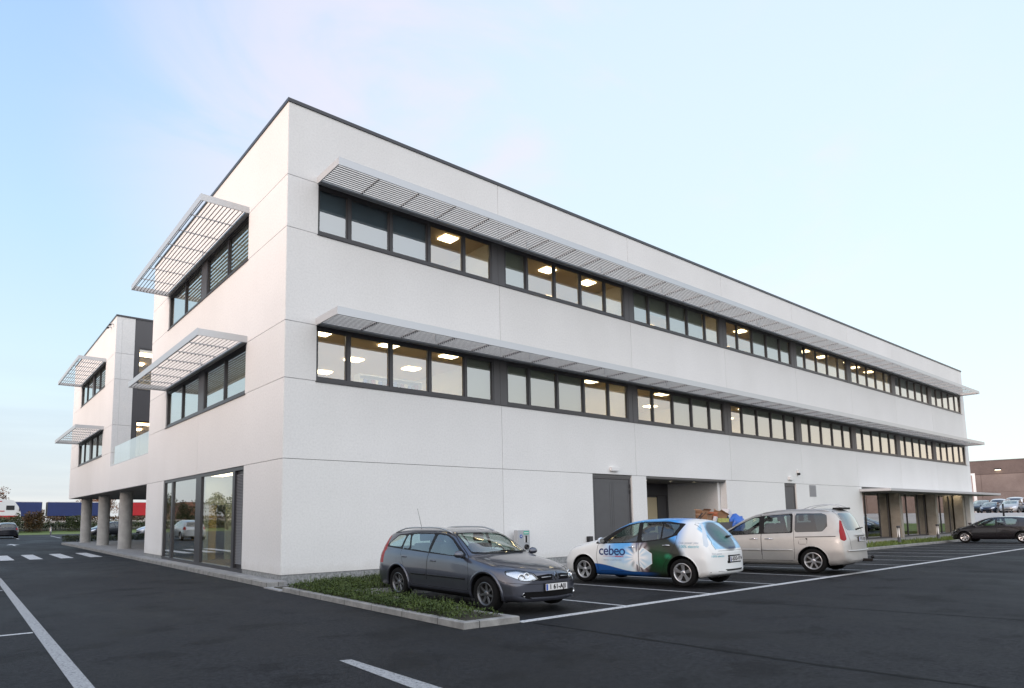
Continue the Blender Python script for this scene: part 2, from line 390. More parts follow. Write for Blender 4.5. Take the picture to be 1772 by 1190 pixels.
# walkway with kerb along the west side, and round the corner
def ribbon(bm, pts, w, z0, z1):
    """box section swept along a polyline (kerb)"""
    n = len(pts); L_, R_ = [], []
    for i in range(n):
        p = Vector(pts[i]); d0 = (Vector(pts[i])-Vector(pts[i-1])).normalized() if i else None
        d1 = (Vector(pts[i+1])-Vector(pts[i])).normalized() if i < n-1 else None
        d = ((d0 or d1)+(d1 or d0)).normalized(); nn = Vector((-d.y, d.x)); k = 1/max(.3, (d0 or d1).dot(d))
        L_.append(p+nn*w*.5*k); R_.append(p-nn*w*.5*k)
    rows = []
    for l, r in zip(L_, R_):
        gl, gr = gz(l.x, l.y), gz(r.x, r.y)
        rows.append([bm.verts.new((l.x, l.y, gl+z0)), bm.verts.new((l.x, l.y, gl+z1-.012)), bm.verts.new((l.x*.9+r.x*.1, l.y*.9+r.y*.1, gl+z1)),
                     bm.verts.new((r.x*.9+l.x*.1, r.y*.9+l.y*.1, gr+z1)), bm.verts.new((r.x, r.y, gr+z1-.012)), bm.verts.new((r.x, r.y, gr+z0))])
    for a, b in zip(rows, rows[1:]):
        for i in range(5): bm.faces.new((a[i], b[i], b[i+1], a[i+1]))
    bm.faces.new(rows[0]); bm.faces.new(rows[-1][::-1])
bm = bmesh.new()
kp = [(-.08, -.33), (-.44, -.33), (-.44, 30), (-.55, 35.4), (-.5, 36.6), (-.1, 37.4), (.8, 37.9), (6, 38.2)]
ribbon(bm, kp, .14, -.05, .125); tag(ext('kerb', bm, M['kerb']), kind='structure')
bm = bmesh.new()
for (y0, y1) in [(y, min(y+1.0, 37.2)) for y in [i*1.0-.26 for i in range(38)]]:
    if y1-y0 < .1: continue
    for (x0, x1) in ((-.37, .3), (.304, 1.3), (1.304, 2.3), (2.304, 3.3), (3.304, 6.3)):
        if y0 < 14.6 and x0 > .1: continue
        box(bm, x0, x1-.006 if not (y0 < 14.6) else .06, y0+.004, y1-.004, -.05, .115)
tag(ext('walkway', bm, M['paving']), kind='structure')
bm = bmesh.new(); box(bm, -.60, .55, -1.42, -.405, -.04, .022); tag(ext('corner_slab', bm, M['paving']), kind='structure')
bm = bmesh.new()
for i in range(18):
    x0 = .56+i*2.0; x1 = min(x0+1.996, 36.4)
    if x1 > x0: box(bm, x0, x1, -.58, -.03, -.2, .035)
tag(ext('wall_foot_strip', bm, M['paving']), kind='structure')
# ------------------------------------------------------------------ the office building
B = thing('office_building', 'long white concrete office building with ribbon windows, three storeys high', 'office building')
def T(ax, u0, u1, d0, d1, za, zb, mi=0):
    return (u0, u1, d0, d1, za, zb, mi) if ax == 'x' else (d0, d1, u0, u1, za, zb, mi)
PX = [P1X+PITCHX*k for k in range(8)]
G = .007
def panels(ax, u0, u1, za, zb, cuts=(), th=.30):
    us = [u0]+[c for c in cuts if u0+.2 < c < u1-.2]+[u1]
    return [T(ax, a+(G if i else 0), b-(G if i < len(us)-2 else 0), 0, th, za+G, zb-G) for i, (a, b) in enumerate(zip(us, us[1:]))]
def window_band(ax, u0, u1, za, zb, splits, blinds, mats=('frame', 'glass'), blindmat=None, dirs=1):
    """one bay of ribbon window: frame with mullions, one glass per light, cloth blinds behind some"""
    bm = bmesh.new(); F0, F1 = .045, .14
    def bx(a, b, d0, d1, z_0, z_1):
        t = T(ax, a, b, d0, d1, z_0, z_1); box(bm, min(t[0], t[1]), max(t[0], t[1]), min(t[2], t[3]), max(t[2], t[3]), t[4], t[5])
    bx(u0, u1, F0, F1, za, za+.115); bx(u0, u1, F0, F1, zb-.10, zb)
    ed = [u0]+list(splits)+[u1]
    for i, e in enumerate(ed):
        wd = .045 if 0 < i < len(ed)-1 else .07
        a = e-wd if i == len(ed)-1 else (e if i == 0 else e-wd); b = e+wd if i == 0 else (e if i == len(ed)-1 else e+wd)
        bx(a, b, F0, F1, za+.115, zb-.10)
    # slim casement beads standing 8 mm back and drain caps
    for a, b in zip(ed, ed[1:]):
        la, lb = a+.055, b-.055
        for (p, q, r, s) in ((la, la+.028, za+.115, zb-.10), (lb-.028, lb, za+.115, zb-.10)): bx(p, q, F0+.02, F1-.03, r, s)
        bx(la+.028, lb-.028, F0+.02, F1-.03, za+.115, za+.145); bx(la+.028, lb-.028, F0+.02, F1-.03, zb-.13, zb-.10)
        for f in (.22, .78): bx(a+(b-a)*f-.03, a+(b-a)*f+.03, F0-.006, F0-.001, za+.035, za+.055)
    wob = ext('window', bm, M[mats[0]], B)
    for i, (a, b) in enumerate(zip(ed, ed[1:])):
        t = T(ax, a+.03, b-.03, F0+.055, F0+.061, za+.10, zb-.09)
        bm = bmesh.new(); box(bm, *[min(t[0], t[1]), max(t[0], t[1]), min(t[2], t[3]), max(t[2], t[3]), t[4], t[5]])
        ext('pane', bm, M[mats[1]], wob)
        if blinds[i]:
            dz = (zb-za)*(1-blinds[i])
            t = T(ax, a+.003, b-.003, F1+.05, F1+.055, za+.08+dz, zb-.02)
            bm = bmesh.new(); box(bm, *[min(t[0], t[1]), max(t[0], t[1]), min(t[2], t[3]), max(t[2], t[3]), t[4], t[5]])
            ext('blind', bm, M[blindmat or 'blind'], wob)
    return wob

# walls: precast panels with open joints; the second material is the sealant behind them
W = []
c_all = PX
e = .012
W += panels('x', e, 12.11, zp, z1, [PX[0]]) + panels('x', 14.45, 15.38, zp, z1) + panels('x', 21.37, 26.92, zp, z1)
W += panels('x', 28.17, 36.54, zp, z1) + panels('x', 57.3, LX, zp, z1)
W += panels('x', e, LX, z1, z2, c_all) + panels('x', e, W0, z2, z3) + panels('x', W9, LX, z2, z3)
W += panels('x', e, LX, z3, z4, c_all) + panels('x', e, W0, z4, z5) + panels('x', W9, LX, z4, z5) + panels('x', e, LX, z5, H-.10, c_all)
back = [(.06, LX-.02, .05, .28, z1-.1, z2-.02, 1), (.06, LX-.02, .05, .28, z3+.02, z4-.02, 1), (.06, LX-.02, .05, .28, z5+.02, H-.12, 1),
        (.06, 12.08, .05, .28, zp+.02, z1-.1, 1), (28.2, 36.5, .05, .28, zp+.02, z1-.1, 1), (21.42, 26.9, .05, .28, zp+.02, z1-.1, 1), (14.48, 15.33, .05, .28, zp+.02, z1-.1, 1),
        (.06, W0-.03, .05, .28, z2-.02, z3+.02, 1), (.06, W0-.03, .05, .28, z4-.02, z5+.02, 1)]
boxes('wall', W+back, [M['panel'], M['joint']], B)
Y0, Y9 = 2.86, 11.9
W = panels('y', e, 2.80, zp, z1) + panels('y', 11.85, a1, zp, z1) + panels('y', e, a1, z1, z2, [7.4])
W += panels('y', e, Y0, z2, z3) + panels('y', Y9, a1, z2, z3) + panels('y', e, a1, z3, z4) + panels('y', e, Y0, z4, z5) + panels('y', Y9+.1, a1, z4, z5) + panels('y', e, a1, z5, H-.10)
back = [(.05, .28, .06, a1-.02, z1-.1, z2-.02, 1), (.05, .28, .06, a1-.02, z3+.02, z4-.02, 1), (.05, .28, .06, a1-.02, z5+.02, H-.12, 1),
        (.05, .28, .06, 2.77, zp+.02, z1-.1, 1), (.05, .28, 11.88, a1-.02, zp+.02, z1-.1, 1), (.05, .28, .06, Y0-.03, z2-.02, z5+.02, 1), (.05, .28, Y9+.13, a1-.02, z2-.02, z5+.02, 1)]
boxes('wall', W+back, [M['panel'], M['joint']], B)
# terrace parapet and the northern wing
W = [(0, .25, a1+G, a2-G, z1+G, 4.56)]
YB0, YB9 = 26.1, 35.1
W += panels('y', a2, a3, z1, z2, [29.2]) + panels('y', a2, YB0, z2, z3) + panels('y', YB9, a3, z2, z3) + panels('y', a2, a3, z3, z4)
W += panels('y', a2, YB0, z4, z5) + panels('y', YB9, a3, z4, z5) + panels('y', a2, a3, z5, H-.10)
for za, zb in ((4.3, z2), (z2, z3), (z3, z4), (z4, z5), (z5, H-.10)): W.append((.305, .97, a2+.002, a2+.25, za+G, zb-G))
W += [(.06, .28, a2+.05, a3-.02, z1+.03, z2-.02, 1), (.06, .28, a2+.05, a3-.02, z3+.02, z4-.02, 1), (.06, .28, a2+.05, a3-.02, z5+.02, H-.12, 1), (.06, .28, a2+.05, YB0-.03, z2-.02, z5+.02, 1), (.06, .28, YB9+.03, a3-.02, z2-.02, z5+.02, 1)]
W += [(0.002, 20, a3, a3+.3, z1, H-.10)]
boxes('wall', W, [M['panel'], M['joint']], B)
# rear and end walls, terrace inner walls (plain)
boxes('wall', [(LX-.3, LX-.002, .31, a1, .0, H-.11), (.31, LX-.31, a1-.3, a1-.002, z1+1.1, H-.11), (7.6, LX-.31, a1-.3, a1-.002, .0, z1+1.0),
               (20, 20.3, a2, a3, 0, H-.11), (12.0, 12.3, a1+.002, a2-.002, z1+1.1, H-.11)], M['panel'], B)
# plinth
boxes('plinth', [(.02, 12.08, .015, .28, -.25, zp), (14.47, 15.35, .015, .28, -.25, zp), (21.4, 26.9, .015, .28, -.25, zp), (28.2, 36.52, .015, .28, -.25, zp), (57.32, LX-.02, .015, .28, -.1, zp),
                 (.015, .28, .285, 2.78, -.1, zp), (.015, .28, 11.87, a1-.02, -.1, zp)], M['plinth'], B)
# roof and dark coping
boxes('roof', [(.32, LX-.32, .32, a1-.32, H-.6, H-.35), (.32, 19.9, a2+.32, a3-.02, H-.6, H-.35)], M['joint'], B)
boxes('coping', [(-.03, LX+.03, -.03, .32, H-.10, H), (-.03, .32, .325, a1+.03, H-.10, H), (LX-.32, LX+.03, .325, a1, H-.10, H), (.325, LX-.325, a1-.32, a1, H-.10, H),
                 (-.03, .32, a2-.03, a3+.33, H-.10, H), (.325, 20, a2-.03, a2+.32, H-.10, H), (.325, 20, a3, a3+.33, H-.1, H)], M['coping'], B)
# floors and ceilings seen through the windows, soffit of the arcade
boxes('floor_slab', [(.30, LX-.31, .30, a1-.31, 4.15, 4.45), (.30, LX-.31, .30, a1-.31, 8.3, 8.6), (.3, 19.9, a2+.3, a3-.02, 8.3, 8.6), (.3, 19.9, a2+.3, a3-.02, 4.15, 4.4)], M['floor'], B)
boxes('ceiling', [(.30, LX-.31, .30, a1-.31, 7.02, 7.06), (.30, LX-.31, .30, a1-.31, 11.10, 11.14), (.3, 19.9, a2+.3, a3-.02, 7.3, 7.34), (.3, 19.9, a2+.3, a3-.02, 11.45, 11.5),
                 (.31, LX-.31, .31, a1-.31, 3.3, 3.34)], M['ceil'], B)
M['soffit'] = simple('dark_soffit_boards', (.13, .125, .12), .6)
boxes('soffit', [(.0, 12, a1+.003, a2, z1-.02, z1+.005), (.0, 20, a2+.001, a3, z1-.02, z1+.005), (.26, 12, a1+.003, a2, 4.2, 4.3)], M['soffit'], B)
iw = []
for zf, zc in ((4.45, 7.02), (8.6, 11.10)):
    iw.append((.32, LX-.32, 6.6, 6.75, zf, zc))
    for x in PX[:-1]: iw.append((x-.06, x+.06, .32, 6.6, zf, zc))
boxes('interior_wall', iw, M['inwall'], B)
boxes('interior_wall', [(.32, 19.8, a2+7, a2+7.1, 8.6, 11.45), (.32, 19.8, a2+7, a2+7.1, 4.4, 7.3), (5.6, 5.72, a1+.1, a1, 0, .1)], M['inwall'], B)

# ribbon windows, storeys 1 and 2 : 8 bays of 5 lights; numbers are how far the blind is down
lit = {2: [[1, 1, 1, 0, 0], [1, 0, 0, 0, 0], [1, .62, 1, 1, 0], [0, 0, 1, 1, 1], [1, 0, 0, 0, 0], [0, 0, 0, 0, 0], [0, 1, 1, 1, 1], [1, 1, 1, 1, 1]],
       1: [[0, 0, 0, 0, 1], [1, 1, 1, 0, 0], [0, 0, 1, 1, 1], [0, 1, 1, 1, 1], [1, 1, 1, 1, 1], [1, 1, 1, 1, 1], [1, 1, 1, 1, 1], [1, 1, 1, 1, 1]]}
for fl, (za, zb) in ((1, (z2, z3)), (2, (z4, z5))):
    for k in range(8):
        u0 = W0 if k == 0 else PX[k-1]+.285
        u1 = W9 if k == 7 else PX[k]-.285
        if k == 0: sp = [1.92, 3.33, 4.74, 6.15]
        else: sp = [u0+d for d in (1.08, 2.50, 3.92, 5.35)]
        if k == 7: sp = [u0+d*(u1-u0)/6.45 for d in (1.15, 2.5, 3.85, 5.25)]
        window_band('x', u0, u1, za, zb, sp, lit[fl][k], blindmat='blindb' if (fl == 2 and k == 0) else None)
        if k < 7:
            boxes('window_panel', [(u1+.002, PX[k]+.283, .035, .16, za, zb), (PX[k]-.012, PX[k]+.012, .028, .034, za+.02, zb-.02)], M['frame2'], B)
    boxes('window_sill', [(W0-.02, W9+.02, -.035, .10, za-.028, za-.004)], M['frame'], B, .006)
    # ceiling lights
    for k in range(8):
        u0 = .5 if k == 0 else PX[k-1]+.1; u1 = PX[k]-.1 if k < 7 else 57.8
        n = 3
        for i in range(n):
            for yy in (.95, 3.2, 5.5):
                if fl == 2 and k == 0 and i < 1: continue
                if k >= (6 if fl == 2 else 4): continue
                x = u0+(u1-u0)*(i+.5)/n; zc = 7.02 if fl == 1 else 11.10
                boxes('ceiling_light', [(x-.45, x+.10, yy-.22, yy+.22, zc-.045, zc-.002)], M['light'], B)
# west windows, 2 x 2 lights round a broad mullion
for (y0, y1, za, zb, sp) in ((Y0, Y9, z2, z3, (4.9, 7.05, 7.62, 9.75)), (Y0, Y9+.1, z4, z5, (4.85, 7.09, 7.68, 9.78)),
                             (YB0, YB9, z2, z3, (28.3, 30.3, 30.8, 33.0)), (YB0, YB9, z4, z5, (28.3, 30.3, 30.8, 33.0))):
    window_band('y', y0, sp[1], za, zb, [sp[0]], [1, 1]); window_band('y', sp[2], y1, za, zb, [sp[3]], [1, 1])
    boxes('window_panel', [(.04, .16, sp[1]+.002, sp[2]-.002, za, zb)], M['frame2'], B)
    boxes('window_sill', [(-.04, .10, y0-.05, y1+.02, za-.034, za-.004)], M['frame'], B, .006)

# dark glazed wall of the northern wing above the terrace
def ywin(x0, x1, za, zb, y, splits):
    bm = bmesh.new(); d0, d1 = y-.03, y+.06
    box(bm, x0, x1, d0, d1, za, za+.09); box(bm, x0, x1, d0, d1, zb-.09, zb)
    ed = [x0]+splits+[x1]
    for i, c in enumerate(ed): box(bm, c-.04, c+.04, d0, d1, za+.09, zb-.09)
    wob = ext('window', bm, M['frame'], B)
    for a, b in zip(ed, ed[1:]):
        bm = bmesh.new(); box(bm, a+.04, b-.04, y, y+.008, za+.09, zb-.09); ext('pane', bm, M['glass'], wob)
boxes('window_panel', [(.98, 12, a2+.01, a2+.2, 11.42, H-.11), (1.222, 12, a2+.01, a2+.2, 7.22, 8.95), (.98, 12, a2+.01, a2+.2, 4.3, 4.5), (.98, 1.22, a2+.01, a2+.2, 4.5, 11.42)], M['frame2'], B)
ywin(1.22, 11.9, 4.5, 7.22, a2+.06, [2.9, 4.6, 6.3, 8.0, 9.7]); ywin(1.22, 11.9, 8.95, 11.42, a2+.06, [2.9, 4.6, 6.3, 8.0, 9.7])
for zc in (7.3, 11.45):
    for i in range(2):
        for j in range(2):
            x = 1.75+i*2.6; y = a2+1.6+j*2.6
            boxes('ceiling_light', [(x-.6, x+.6, y-.3, y+.3, zc-.09, zc-.03)], M['light'], B)

# ground floor, west: big glazed front near the corner
bm = bmesh.new()
def lb(y0, y1, za, zb, d0=.03, d1=.15): box(bm, d0, d1, y0, y1, za, zb)
lb(2.82, 11.83, .10, .22); lb(2.82, 11.83, z1-.11, z1-.008)
for c, h in ((2.87, .05), (3.72, .10), (7.25, .30), (10.62, .11), (11.78, .05)): lb(c-h, c+h, .22, z1-.11)
fr = ext('shopfront', bm, M['frame'], B)
for (y0, y1) in ((3.82, 6.95), (7.55, 10.51), (10.73, 11.73)):
    bm = bmesh.new(); box(bm, .08, .09, y0, y1, .22, z1-.11); ext('pane', bm, M['glass'], fr)
bm = bmesh.new()
zz = .35
while zz < 3.0:
    vs = [bm.verts.new(p) for p in ((.075, 2.93, zz), (.115, 2.93, zz+.034), (.115, 3.61, zz+.034), (.075, 3.61, zz))]; bm.faces.new(vs)
    zz += .045
ext('ventilation_louvre', bm, M['grille_alu'], fr)
boxes('louvre_backing', [(.12, .13, 2.92, 3.62, .22, z1-.11)], M['frame'], fr)
# rooms behind it
boxes('interior_wall', [(.32, 11.8, a1-.45, a1-.32, 0, 3.3), (5.5, 5.62, .35, 5.1, 0.02, 3.3), (5.5, 5.62, 6.3, 14.2, .02, 3.3), (5.5, 5.62, 5.1, 6.3, 2.2, 3.3)], M['inwall'], B)
boxes('floor_slab', [(.30, 12.0, .31, a1-.31, -.05, .13)], M['floor'], B)
boxes('ceiling_light', [(7.5, 8.7, 5.2, 5.8, 3.27, 3.295), (7.5, 8.7, 2.2, 2.8, 3.27, 3.295)], M['light'], B)
M['teal'] = simple('pale_teal_wall', (.58, .68, .65), .8)
boxes('partition', [(.95, 1.10, 9.5, 9.6, .13, 3.28), (1.10, 1.75, 9.5, 9.6, 2.2, 3.28), (1.75, 5.49, 9.5, 9.6, .13, 3.28)], M['teal'], B)
boxes('inner_door', [(1.12, 1.4, 9.52, 9.56, .13, 2.18)], simple('lamplit_yellow_door', (.62, .50, .18), .5), B)  # yellow lamplight in the doorway is painted into the door's colour
boxes('ceiling_light', [(.9, 1.4, 6.6, 8.9, 3.26, 3.295)], M['light'], B)
boxes('desk', [(1.2, 2.8, 5.2, 6.0, .84, .88), (1.25, 1.30, 5.25, 5.95, .13, .84), (2.7, 2.75, 5.25, 5.95, .13, .84)], M['pier'], B)
# entrance lobby under the terrace
bm = bmesh.new()
for (x, y) in [(3.2, a1+.2), (3.2, 18.2), (3.2, 21.4), (3.2, 24.6), (3.2, 27.4), (6.6, 27.4), (10, 27.4), (3.2, 16.4), (3.2, 19.8), (3.2, 23)]: box(bm, x-.045, x+.045, y-.045, y+.045, .19, z1-.12)
box(bm, 3.14, 3.26, a1+.1, 27.46, .115, .19); box(bm, 3.14, 3.26, a1+.1, 27.46, z1-.12, z1-.021); box(bm, 3.27, 11.9, 27.34, 27.46, .115, .19); box(bm, 3.27, 11.9, 27.34, 27.46, z1-.12, z1-.021)
fr = ext('entrance_screen', bm, M['frame'], B)
bm = bmesh.new(); box(bm, 3.196, 3.204, a1+.1, 27.3, .19, z1-.12); ext('pane', bm, M['glass'], fr)
bm = bmesh.new(); box(bm, 3.3, 11.9, 27.396, 27.404, .19, z1-.12); ext('pane', bm, M['glass'], fr)
boxes('floor_slab', [(6.31, 12, a1+.1, 27.3, 0.0, .11)], M['floor'], B)
boxes('wall', [(12.0, 12.3, a1+.01, 38.4, 0, z1-.03)], M['inwall'], B)
# columns
for y in (22.9, 29.3, 36.0):
    bm = bmesh.new(); lathe(bm, [(.11, .35), (.12, .335), (z1-.02, .335)], 40, 'z', (.80, y, 0)); ext('column', bm, M['column'], B)
# glass balustrade of the terrace
bm = bmesh.new()
yy = a1+.12
while yy < a2-.9:
    box(bm, .10, .112, yy, min(yy+2.12, a2-.06), 4.60, 5.62); yy += 2.14
bal = ext('balustrade', bm, M['balglass'], B)
boxes('rail_shoe', [(.05, .16, a1+.05, a2-.05, 4.562, 4.63)], M['alu'], bal); boxes('rail_end', [(.02, .22, a1+.02, a1+.11, 4.50, 4.56)], M['black'], bal)

# ------------------------------------------------------------------ sun louvres
def awning(ax, u0, u1, zt, depth, nb, pitch, name='sun_louvre'):
    a = thing(name, None, None); del_keys = [k for k in ('label', 'category') if k in a]
    a.parent = B
    def bxx(L_, nm, mat, bev=0): return boxes(nm, [T(ax, p, q, -r, -s, u, v) for (p, q, r, s, u, v) in L_], mat, a, bev)
    bxx([(u0, u1, depth, depth-.035, zt-.015, zt+.20)], 'fascia', M['alu'])
    for (p_, q_) in ((u0, u0+.03), (u1-.03, u1)): bxx([(p_, q_, .0, depth-.036, zt-.01, zt+.19)], 'end_plate', M['alu'])
    bxx([(u0+.031, u1-.031, .01, .10, zt-.005, zt+.07)], 'wall_rail', M['alu'])
    bm = bmesh.new()
    for i in range(nb):
        d = .16+(depth-.26)*i/(nb-1)
        # slanting blade, 60 mm deep
        c, s = (-.036, .016) if ax == 'x' else (-.020, .014)
        for (da, za_, db, zb_) in ((-c, -s, c, s),):
            pts = [(d+da, zt+.045+za_-.008), (d+db, zt+.045+zb_-.008), (d+db, zt+.045+zb_+.008), (d+da, zt+.045+za_+.008)]
            vs = [[bm.verts.new((u, -q[0], q[1]) if ax == 'x' else (-q[0], u, q[1])) for q in pts] for u in (u0+.031, u1-.031)]
            for k in range(4): bm.faces.new((vs[0][k], vs[0][(k+1) % 4], vs[1][(k+1) % 4], vs[1][k]))
            bm.faces.new(vs[0]); bm.faces.new(vs[1][::-1])
    ext('blade', bm, M['alud'], a)
    n = max(1, round((u1-u0)/pitch))
    for i in range(1, n):
        u = u0+(u1-u0)*i/n
        bm = bmesh.new(); L_ = [(u-.010, u+.010, .101, depth-.036, zt+.070, zt+.105, 0)]
        for j in range(nb):
            d = .16+(depth-.26)*j/(nb-1); L_.append((u-.016, u+.016, d+.012, d-.012, zt+.030, zt+.0699, 1))
        for (p, q, r, s_, zu, zv, mi) in L_:
            t = T(ax, p, q, -r, -s_, zu, zv); box(bm, min(t[0], t[1]), max(t[0], t[1]), min(t[2], t[3]), max(t[2], t[3]), t[4], t[5], mi)
        ext('strut', bm, [M['alu'], M['frame']], a)
    for i in range(1, max(2, n//3)):
        u = u0+(u1-u0)*i/max(2, n//3)
        bxx([(u-.02, u+.02, .03, .0, zt+.19, zt+.42)], 'bracket', M['alu'])
    return a
awning('x', W0-.03, W9+.05, z5+.0, 1.25, 11, 1.36)
awning('x', W0-.03, W9+.05, z3+.0, 1.25, 11, 1.36)
awning('y', Y0-.02, Y9+.22, z5, 1.45, 11, 1.32); awning('y', Y0-.1, Y9, z3, 1.45, 11, 1.32)
awning('y', YB0-.1, YB9+.1, z5, 1.45, 11, 1.32); awning('y', YB0-.3, YB9, z3, 1.45, 11, 1.32)

# ------------------------------------------------------------------ doors, niche, fixtures on the south wall
d = boxes('double_door', [(12.125, 12.20, .06, .16, -.12, 3.16), (14.36, 14.435, .06, .16, -.12, 3.16), (12.20, 14.36, .06, .16, 3.06, 3.16)], M['frame2'], B)
for i, (x0, x1) in enumerate(((12.21, 13.275), (13.285, 14.35))):
    lf = boxes('door_leaf', [(x0, x1, .085, .14, -.11, 3.05), (x0+.09, x1-.09, .079, .084, 2.93, 2.96), (x0+.09, x0+.105, .079, .084, 0, 2.93), (x1-.105, x1-.09, .079, .084, 0, 2.93)], M['door'], d)
boxes('door_handle', [(13.34, 13.36, .02, .078, 1.0, 1.04), (13.34, 13.48, .02, .035, 1.0, 1.03)], M['black'], d)
boxes('hinge', [(14.34, 14.39, .04, .059, zz, zz+.14) for zz in (2.5, 2.72, 1.2, .4)], M['black'], d)
d = boxes('service_door', [(26.93, 27.0, .06, .16, -.1, 3.16), (28.09, 28.16, .06, .16, -.1, 3.16), (27.0, 28.09, .06, .16, 3.06, 3.16)], M['frame2'], B)
boxes('door_leaf', [(27.01, 28.08, .085, .14, -.1, 3.05)], M['door'], d); boxes('door_handle', [(27.9, 28.0, .03, .084, 1.0, 1.05)], M['black'], d)
v = boxes('ventilation_grille', [(29.66, 30.44, -.012, -.001, 2.56, 3.18)] + [(29.72, 30.38, -.02, -.0121, zz/100, zz/100+.014) for zz in range(262, 314, 4)], M['grille_alu'], B)
# recess
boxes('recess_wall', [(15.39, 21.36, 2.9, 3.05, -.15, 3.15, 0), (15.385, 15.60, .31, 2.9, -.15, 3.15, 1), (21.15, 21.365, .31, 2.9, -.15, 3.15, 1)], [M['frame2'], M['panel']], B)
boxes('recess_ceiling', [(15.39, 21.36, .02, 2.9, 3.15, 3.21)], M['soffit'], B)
d = boxes('recess_door', [(18.0, 18.07, 2.83, 2.89, -.1, 2.62), (20.9, 20.97, 2.83, 2.89, -.1, 2.62), (18.07, 20.9, 2.83, 2.89, 2.55, 2.62), (19.3, 19.36, 2.83, 2.89, -.1, 2.55), (20.15, 20.21, 2.83, 2.89, -.1, 2.55)], M['frame'], B)
boxes('door_leaf', [(19.37, 20.14, 2.85, 2.88, -.05, 2.5)], simple('beige_door', (.62, .52, .34), .5), d); boxes('door_leaf', [(18.08, 19.29, 2.85, 2.88, -.05, 2.54), (20.22, 20.89, 2.85, 2.88, -.05, 2.54)], M['frame2'], d)
for x in (16.6, 18.4, 20.2):
    bm = bmesh.new(); lathe(bm, [(3.148, .075), (3.13, .08), (3.13, .06)], 20, 'z', (x, .9, 0)); dl = ext('downlight', bm, M['alu'], B)
    bm = bmesh.new(); bmesh.ops.create_circle(bm, cap_ends=True, segments=16, radius=.06, matrix=Matrix.Translation((x, .9, 3.134))); ext('lamp_lens', bm, M['lens'], dl)
def fixture(name, lab, cat, L_, mat, lens=None, bev=.01, group=None):
    t = boxes(name, L_, mat, None, bev); tag(t, lab, cat, group)
    if lens: boxes('lens', lens[0], lens[1], t)
    return t
fixture('wall_light', 'white bulkhead light fixed to the wall above the grey double door', 'wall light', [(13.1, 13.58, -.11, .0, 3.36, 3.50)], M['white'], ([(13.14, 13.54, -.1, -.02, 3.345, 3.36)], M['white']))
fixture('wall_light', 'small white bulkhead light above the narrow grey service door', 'wall light', [(27.35, 27.75, -.11, .0, 3.38, 3.56)], M['white'])
t = fixture('security_camera', 'small white security camera on the wall beside the service door lamp', 'security camera', [(28.35, 28.5, -.10, .0, 3.78, 3.92)], M['white'])
bm = bmesh.new(); lathe(bm, [(3.66, .03), (3.67, .07), (3.72, .08), (3.775, .075)], 16, 'z', (28.42, -.07, 0)); ext('dome', bm, M['black'], t)
for y in (24.2, 24.9):
    t = tag(boxes('security_camera', [(-.16, -.002, y-.03, y+.03, 12.74, 12.80)], M['alu'], None, .005), 'small grey camera high on the northern wing wall, ' + ('nearer the corner' if y < 24.5 else 'further from the corner'), 'security camera')
    bm = bmesh.new(); tube(bm, [(-.15, y, 12.72), (-.24, y-.12, 12.66)], .05, 10); ext('camera_body', bm, M['black'], t)

# ------------------------------------------------------------------ glazed showroom and canopy at the east end
fr = boxes('showroom_screen', [(36.56, 57.28, .60, .70, .0, .12), (36.56, 57.28, .60, .70, 2.9, 3.0)] + [(x-.03, x+.03, .60, .70, .12, 2.9) for x in (36.6, 38.6, 40.8, 42.3, 43.5, 45.6, 47.8, 49.2, 50.4, 52.5, 54.6, 56.0, 57.2)], M['frame'], B)
bm = bmesh.new(); box(bm, 36.6, 57.25, .645, .653, .12, 2.9); ext('pane', bm, M['glass'], fr)
for x in (42.5, 49.4, 55.6): boxes('pier', [(x, x+.46, .02, .59, -.1, 2.98)], M['pier'], B)
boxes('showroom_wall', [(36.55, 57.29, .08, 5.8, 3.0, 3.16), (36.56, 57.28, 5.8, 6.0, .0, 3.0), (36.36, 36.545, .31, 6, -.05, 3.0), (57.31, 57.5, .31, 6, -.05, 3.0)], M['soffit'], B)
boxes('floor_slab', [(36.55, 57.3, .0, 5.8, -.12, .03)], M['paving'], B)
M['curtain'] = simple('brown_grey_curtain', (.11, .10, .085), .9, var=.2)
for i, x in enumerate((40, 43.9, 46.5, 50.8, 53)): boxes('display_panel', [(x, x+.1, 1.3, 3.2, .03, 2.6)], M['curtain'], B)
for x in (37.6, 43.6, 49.5, 55): boxes('ceiling_light', [(x, x+.5, .2, .45, 2.985, 2.998)], M['light'], B)
cn = boxes('canopy', [(36.2, 58.95, -1.62, -.001, 2.93, 3.09)], M['alu'], B, .01)
boxes('canopy_lining', [(36.25, 58.9, -1.57, -.02, 2.915, 2.928)], M['soffit'], cn)
# ------------------------------------------------------------------ motor cars
def pchip(keys):
    xs = [k[0] for k in keys]; ys = [k[1] for k in keys]; n = len(xs)
    if n == 1: return lambda x: ys[0]
    if xs[0] > xs[-1]: xs, ys = xs[::-1], ys[::-1]
    h = [xs[i+1]-xs[i] for i in range(n-1)]; d = [(ys[i+1]-ys[i])/h[i] for i in range(n-1)]
    m = [0.0]*n; m[0], m[-1] = d[0], d[-1]
    for i in range(1, n-1):
        if d[i-1]*d[i] > 0:
            w1, w2 = 2*h[i]+h[i-1], h[i]+2*h[i-1]; m[i] = (w1+w2)/(w1/d[i-1]+w2/d[i])
    def f(x):
        if x <= xs[0]: return ys[0]
        if x >= xs[-1]: return ys[-1]
        i = 0
        while x > xs[i+1]: i += 1
        t = (x-xs[i])/h[i]; t2, t3 = t*t, t*t*t
        return (2*t3-3*t2+1)*ys[i] + (t3-2*t2+t)*h[i]*m[i] + (-2*t3+3*t2)*ys[i+1] + (t3-t2)*h[i]*m[i+1]
    return f
